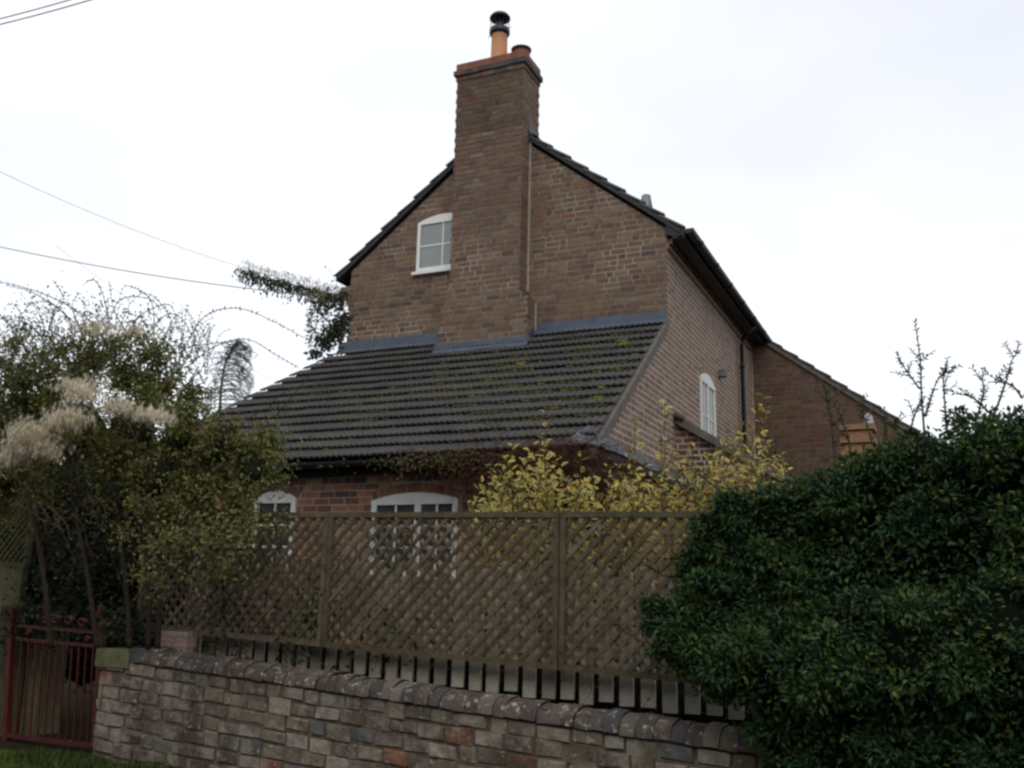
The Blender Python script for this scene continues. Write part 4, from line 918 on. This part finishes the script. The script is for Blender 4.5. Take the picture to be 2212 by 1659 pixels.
for (c0, r, q) in lb:
    for k in range(13):
        d = unit(1)[0]; c1 = c0+d*r*rng.uniform(.3, 1.0)*np.array([1, q, 1]); r1 = r*rng.uniform(.16, .38); n = int(230*rng.uniform(.5, 1.3)*(r1/.1)**2); pal = [rng.choice(OL), rng.choice(OL), rng.choice(OL)]
        D = unit(n); P = c1+D*r1*nr.uniform(.2, 1.1, (n, 1))*np.array([1.25, 1, .8]); Ls = .036*nr.uniform(.6, 1.4, n); c.leaves(P, D+nr.normal(0, .7, (n, 3)), D*.5+np.array([0, 0, .7])+nr.normal(0, .5, (n, 3)), Ls, Ls*.55, pick(pal, n))
# sparse growth on the trellis face and upper fringe
for (x, y, r_, d, n) in ((340, 1180, 60, 6.25, 260), (430, 1160, 70, 6.2, 380), (520, 1150, 60, 6.2, 260), (600, 1130, 40, 6.2, 90), (340, 1260, 40, 6.3, 80), (480, 1220, 40, 6.2, 110), (420, 1250, 40, 6.2, 60), (590, 960, 60, 7.3, 420), (600, 1030, 40, 7.0, 200), (270, 1150, 35, 6.8, 110), (290, 1240, 25, 6.8, 50), (110, 1075, 60, 7.4, 220), (210, 1080, 50, 7.2, 170),
                        (80, 690, 70, 8.8, 240), (200, 690, 60, 8.6, 260), (20, 740, 70, 8.8, 280), (380, 770, 50, 8.0, 260), (300, 700, 55, 8.4, 200), (430, 860, 50, 7.8, 300), (450, 910, 40, 7.6, 200)):
    P = np.array([at(x, y, d)+nr.normal(0, r_*d/FPX*.45, 3) for _ in range(n)]); Ls = .032*nr.uniform(.6, 1.4, n); c.leaves(P, unit(n)-[0, 0, .2], unit(n)+[0, -.3, .6], Ls, Ls*.55, pick(OL+[(.09, .11, .02)], n))
AR = [((390, 760), (440, 690), (520, 668), (590, 690), (660, 735)), ((400, 800), (460, 750), (540, 738), (600, 760), (640, 790)), ((240, 760), (190, 690), (110, 640), (20, 615), (-20, 610)), ((160, 760), (140, 690), (80, 640), (20, 620)), ((330, 740), (330, 670), (310, 640), (270, 620), (250, 660)),
      ((240, 740), (225, 640), (210, 610), (180, 620)), ((280, 720), (250, 670), (230, 610)), ((350, 760), (370, 700), (330, 640), (300, 630)), ((380, 760), (430, 745), (500, 735)), ((60, 740), (40, 680), (20, 650)), ((120, 740), (110, 680), (130, 640), (120, 610)), ((100, 740), (60, 700), (0, 690)), ((300, 740), (360, 680), (400, 700), (430, 760)),
      ((180, 720), (150, 670), (170, 640)), ((400, 840), (440, 800), (450, 760)), ((600, 900), (640, 850), (690, 800), (720, 780)), ((560, 920), (600, 860), (650, 830)), ((500, 930), (560, 880), (620, 880)), ((280, 740), (300, 690), (360, 660), (380, 720)), ((60, 720), (20, 700), (-20, 650)), ((160, 700), (100, 660), (50, 655)), ((230, 720), (260, 650), (330, 640), (350, 680))]
for a in AR:
    d = rng.uniform(7.6, 8.6); shoot(st, c, [at(x+rng.uniform(-7, 7), y+rng.uniform(-7, 7), d) for x, y in a], .005, .002, .030, [(.05, .06, .03), (.045, .05, .03)], sp=.038, wid=.45, scol=(.07, .055, .04), skip=.1)
for k in range(150):   # random fine twigs on top
    x = rng.uniform(-20, 460); y = 770+rng.uniform(-40, 60); d = rng.uniform(7.6, 8.8); dx = rng.uniform(-60, 60); L_ = rng.uniform(40, 120)
    shoot(st, c, [at(x, y, d), at(x+dx*.5, y-L_*.6, d), at(x+dx, y-L_*rng.uniform(.7, 1), d)], .003, .0012, .026, OL+[(.05, .055, .035)], sp=.032, wid=.5, scol=(.07, .055, .04), n=8)
for k in range(120):   # tangle of stems inside
    x = rng.uniform(0, 560); y = rng.uniform(880, 1120); d = rng.uniform(6.6, 7.6); P = [at(x, y, d), at(x+rng.uniform(-60, 60), y+rng.uniform(20, 90), d), at(x+rng.uniform(-80, 80), y+rng.uniform(60, 180), d)]; st.tube(smooth(P, 10), .004, .0015, n=4, col=jit((.08, .055, .04), .3))
for (x0, x1) in ((280, 240), (320, 300), (210, 150), (340, 330), (110, 60)): st.tube(smooth([at(x0, 1400, 7.3), at((x0+x1)/2+10, 1250, 7.3), at(x1, 1050, 7.4)], 14), .022, .012, n=7, col=(.05, .038, .03))
c.build('foliage', M['leaf'], lo_); st.build('stems', M['stem'], lo_)
# clematis seed heads
def fluff(mb, P, r, k=9, pal=((.74, .68, .54), (.64, .57, .43), (.82, .77, .64))):
    D = unit(k); col = rng.choice(pal)
    for d in D:
        s_ = np.cross(d, (0, 0, 1)); s_ = s_/(np.linalg.norm(s_)+1e-6)*r*.075; e = P+d*r*rng.uniform(.6, 1.1); mb.face([P-s_*.7, P+s_*.7, e+s_*1.2], jit(col, .12))
cl = empty('clematis', at(150, 1000, 7.0), 'clematis with drifts of cream fluffy seed heads draped over the left shrub', 'climber')
c = MB()
for (x, y, rx, ry, n, d) in ((60, 945, 52, 34, 560, 6.95), (145, 905, 46, 22, 420, 6.95), (95, 975, 60, 20, 200, 6.9), (180, 850, 40, 22, 200, 7.05), (255, 880, 40, 18, 130, 6.95), (320, 895, 34, 15, 150, 6.85), (350, 905, 30, 20, 70, 6.8), (20, 985, 40, 25, 190, 7.0), (210, 710, 70, 16, 130, 7.6), (300, 715, 50, 16, 60, 7.6), (170, 830, 60, 20, 160, 7.2)):
    for k in range(n): fluff(c, at(x+rng.gauss(0, rx*.5), y+rng.gauss(0, ry*.5)-.15*(x-100)*0, d+rng.uniform(-.15, .15)), rng.uniform(.026, .046), 15)
c.build('seed_head', M['fluff'], cl)
# clematis on the cable and at the house corner
ck = empty('cable_clematis', at(640, 620, 12.6), 'clematis with seed heads hanging from the cable beside the house corner', 'climber')
c = MB(); f_ = MB(); st = MB()
def cabp(t): i = t*(len(cb2)-1); k = min(int(i), len(cb2)-2); return cb2[k]+(cb2[k+1]-cb2[k])*(i-k)
def tfor(x):   # parameter on the cable for a photo column
    best = min(np.linspace(0, 1, 400), key=lambda t: abs(CX+FPX*np.dot(cabp(t)-CAM, R2)/np.dot(cabp(t)-CAM, Fv)-x)); return best
ta, tb = tfor(735), tfor(522)
for k in range(520):
    t = ta+(tb-ta)*rng.random(); P = cabp(t); w_ = 1.0
    fluff(f_, P+np.array([rng.gauss(0, .05), rng.gauss(0, .07), rng.uniform(-.03, .11)]), rng.uniform(.03, .05), 10, ((.50, .43, .31), (.40, .34, .24), (.58, .52, .40)))
n = 1500; PP = []
for k in range(n):
    t = ta+(tb-ta)*rng.random(); PP.append(cabp(t)+np.array([rng.gauss(0, .05), rng.gauss(0, .06), -abs(rng.gauss(0, .10))-.01]))
Ls = .055*nr.uniform(.6, 1.3, n); c.leaves(PP, unit(n)*.4-[0, 0, 1], unit(n), Ls, Ls*.5, pick([(.03, .04, .02), (.05, .06, .025), (.02, .028, .018)], n))
for k in range(16):   # hanging strands near the corner
    P = at(rng.uniform(660, 745), rng.uniform(630, 670), 13.0); shoot(st, c, [P, P+[rng.uniform(-.1, .1), 0, -.25], P+[rng.uniform(-.15, .2), 0, -rng.uniform(.4, .75)]], .004, .002, .06, [(.03, .045, .025), (.04, .05, .03)], sp=.06, wid=.6, n=8)
for (x, y, r_, n) in ((728, 715, 24, 420), (700, 740, 22, 200), (745, 690, 14, 130), (680, 765, 14, 60), (705, 650, 26, 150), (738, 640, 14, 60)):
    P = np.array([at(x, y, 13.1)+nr.normal(0, r_*13/FPX*.5, 3)*[1, .6, 1] for _ in range(n)]); Ls = .065*nr.uniform(.6, 1.3, n); c.leaves(P, unit(n)-[0, 0, .4], unit(n)+[0, -.5, .3], Ls, Ls*.65, pick([(.025, .04, .02), (.04, .055, .025), (.08, .085, .05)], n))
for k in range(120): fluff(f_, at(rng.gauss(690, 22), rng.gauss(640, 10), 12.9), .04, 8, ((.50, .43, .31), (.40, .34, .24)))
shoot(st, c, [at(735, 640, 12.9), at(722, 600, 12.9), at(700, 575, 12.9)], .003, .0015, .04, [(.05, .06, .03)], sp=.12, n=8)
c.build('foliage', M['leaf'], ck); f_.build('seed_head', M['fluff'], ck); st.build('stems', M['stem'], ck)

# --- drooping conifer beyond the lean-to
co = empty('conifer_tree', at(475, 900, 15.5)*np.array([1, 1, 0])+np.array([0, 0, .33]), 'thin drooping blue green conifer beyond the lean-to roof', 'tree')
c = MB(); st = MB(); DC = 15.5
tr = [at(470, 1000, DC), at(475, 880, DC), at(485, 790, DC), at(510, 737, DC)]; st.tube(smooth([at(470, 1250, DC)]+tr, 20), .035, .007, n=6, col=(.07, .065, .05)); T = smooth(tr, 40)
for i in range(4, len(T)-1):
    f_ = i/len(T)
    for sg in (1, 1, -1):
        P = T[i]; L_ = (.30+.55*(1-f_))*rng.uniform(.6, 1.15)*(1 if sg > 0 else .5); dx = sg*L_
        pts = [P, P+[dx*.45, rng.uniform(-.15, .15), .02-.05*L_], P+[dx*.8, rng.uniform(-.2, .2), -.28*L_], P+[dx, 0, -.62*L_]]
        shoot(st, c, pts, .007, .002, .06, [(.05, .075, .055), (.04, .065, .045), (.06, .085, .055)], sp=.026, wid=.13, spread=.8, n=9, scol=(.06, .055, .04))
        if rng.random() < .7:
            Q = pts[1]; shoot(st, c, [Q, Q+[dx*.25, rng.uniform(-.2, .2), -.15*L_], Q+[dx*.35, 0, -.42*L_]], .004, .0015, .055, [(.05, .075, .055), (.04, .065, .045)], sp=.028, wid=.13, spread=.8, n=6)
c.build('foliage', M['leaf'], co); st.build('trunk', M['stem'], co)

# --- grass tufts at the foot of the wall and creeping plants under the trellis
c = MB(); n = 2600; P = []
for k in range(n): u = rng.uniform(-4.6, -1.5); P.append(O0+FD*u+FN*(-abs(rng.gauss(.12, .16)))+np.array([0, 0, .30]))
Ls = nr.uniform(.04, .11, n); c.leaves(P, nr.normal(0, .35, (n, 3))+[0, 0, 1], unit(n), Ls, Ls*.12, pick([(.05, .085, .015), (.07, .10, .02), (.04, .06, .015)], n)); tag(c.build('grass', M['leaf']), 'green grass tufts at the foot of the low wall', 'grass', kind='stuff')
iv = empty('garden_undergrowth', at(900, 1450, 6.9)*np.array([1, 1, 0])+np.array([0, 0, .33]), 'low mixed undergrowth in the narrow garden behind the picket fence', 'plant'); c = MB()
for (x, y, r_, d, n) in ((520, 1330, 90, 7.4, 500), (700, 1360, 120, 7.2, 900), (900, 1400, 120, 7.0, 900), (1120, 1420, 120, 7.0, 900), (1330, 1440, 110, 7.0, 800), (150, 1280, 90, 8.5, 800), (100, 1180, 90, 8.9, 900), (230, 1200, 80, 8.4, 700), (60, 1350, 60, 8.4, 400), (180, 1350, 60, 8.4, 400), (270, 1350, 60, 7.6, 400), (1350, 1280, 80, 7.4, 500)):
    P = np.array([at(x, y, d)+nr.normal(0, r_*d/FPX*.45, 3) for _ in range(n)]); P = P[P[:, 2] > .34]; n = len(P); Ls = .05*nr.uniform(.6, 1.4, n); c.leaves(P, unit(n), unit(n)+[0, -.2, .8], Ls, Ls*.55, pick([(.02, .032, .012), (.03, .045, .015), (.04, .035, .015), (.015, .02, .01)], n))
c.build('foliage', M['leaf'], iv)
c = MB()
for k in range(260):
    x = rng.uniform(320, 1450); y = 1110+rng.random()*300; d = rng.choice((6.05, 6.6)); P = [at(x, y, d), at(x+rng.uniform(-30, 30), y+rng.uniform(20, 60), d), at(x+rng.uniform(-50, 50), y+rng.uniform(60, 120), d)]; c.tube(smooth(P, 8), .002, .0012, n=3, col=jit((.09, .055, .04), .3))
c.build('stems', M['stem'], iv)

# --- unseen tall hedge bank, added behind the viewer to shade the low things
c = MB(); xs = np.linspace(-16, 14, 46); zs_ = np.linspace(0, 1, 14)
P = [[OT+FD*x+FN*(-11.5-2.2*math.sin(math.pi*t)*-1+rng.uniform(-.5, .5))+np.array([0, 0, t*(6.2+rng.uniform(-.6, .6))]) for t in zs_] for x in xs]
Q = [[p_-FN*2.5*(1.2-j/13) for j, p_ in enumerate(r_)] for r_ in P]
for A in (P, Q):
    for i in range(len(xs)-1):
        for j in range(13): c.face([A[i][j], A[i+1][j], A[i+1][j+1], A[i][j+1]])
for i in range(len(xs)-1): c.face([P[i][13], P[i+1][13], Q[i+1][13], Q[i][13]])
tag(c.build('added_shade_bank', M['soil']), 'unseen hedge bank added across the lane to shade the low things', 'hedge')

sb = empty('shade_shrub', at(150, 1330, 9.6)*np.array([1, 1, 0])+np.array([0, 0, .33]), 'dark evergreen shrub added to stand for the shade beyond the red gate', 'shrub')  # dark mass added as shade in the hollow beyond the gate
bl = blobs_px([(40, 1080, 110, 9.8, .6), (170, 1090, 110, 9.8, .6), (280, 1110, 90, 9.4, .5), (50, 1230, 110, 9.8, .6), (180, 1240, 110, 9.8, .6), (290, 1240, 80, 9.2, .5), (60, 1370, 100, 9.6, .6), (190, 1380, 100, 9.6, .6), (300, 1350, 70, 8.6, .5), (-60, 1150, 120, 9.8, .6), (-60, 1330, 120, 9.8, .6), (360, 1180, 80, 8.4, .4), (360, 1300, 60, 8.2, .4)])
c = MB(); core(c, bl, (.008, .010, .006), .92); c.build('dark_core', M['stem'], sb)  # near-black solid core for the shaded hollow
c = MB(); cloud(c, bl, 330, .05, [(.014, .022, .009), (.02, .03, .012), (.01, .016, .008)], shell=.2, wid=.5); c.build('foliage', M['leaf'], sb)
lh = empty('shade_low_hedge', OT+FN*.55+FD*.5+np.array([0, 0, .33-0]), 'low dark hedge added as shade in the gaps behind the picket fence', 'hedge')  # dense dark hedge added as shade behind the picket gaps
bl = []
u = -4.3
while u < 3.2: bl.append((OT+FN*.62+FD*u+np.array([0, 0, pb(u)-.16+rng.uniform(-.05, .05)]), .34+rng.uniform(-.03, .05), .8)); u += .27
c = MB(); core(c, bl, (.008, .010, .006), .9); c.build('dark_core', M['stem'], lh)  # near-black solid core, shade between the pickets put into its colour
c = MB(); cloud(c, bl, 260, .045, [(.018, .028, .01), (.03, .04, .014), (.012, .018, .008)], shell=.2, wid=.5); c.build('foliage', M['leaf'], lh)

tv = empty('trellis_vine', OT+FN*-.03+FD*-1.2+np.array([0, 0, 1.0]), 'thin bare brown vine stems trailing over the front of the trellis panels', 'vine')
c = MB(); l_ = MB()
for k in range(34):
    x = rng.uniform(330, 1450); y = rng.uniform(1100, 1180) if rng.random() < .6 else rng.uniform(1300, 1440); pts = []
    for q in range(5): pts.append(fp(x, y, -.03-rng.uniform(0, .02))); x += rng.uniform(-45, 45); y += rng.uniform(10, 45)
    c = MB(); shoot(c, l_, pts, .0028, .0012, .028, [(.09, .09, .025), (.10, .05, .03), (.12, .11, .03)], sp=.14, wid=.6, scol=jit((.11, .065, .045), .3), n=16); c.build('stem', M['stem'], tv)
for k in range(700):
    x = rng.choice((rng.uniform(320, 620), rng.uniform(420, 560))); P = fp(x, rng.gauss(1150, 55), -.05-rng.uniform(0, .08)); l_.leaves([P], unit(1), unit(1)+[0, -.5, .5], .03*rng.uniform(.6, 1.4), .018, pick(OL, 1))
l_.build('leaves', M['leaf'], tv)
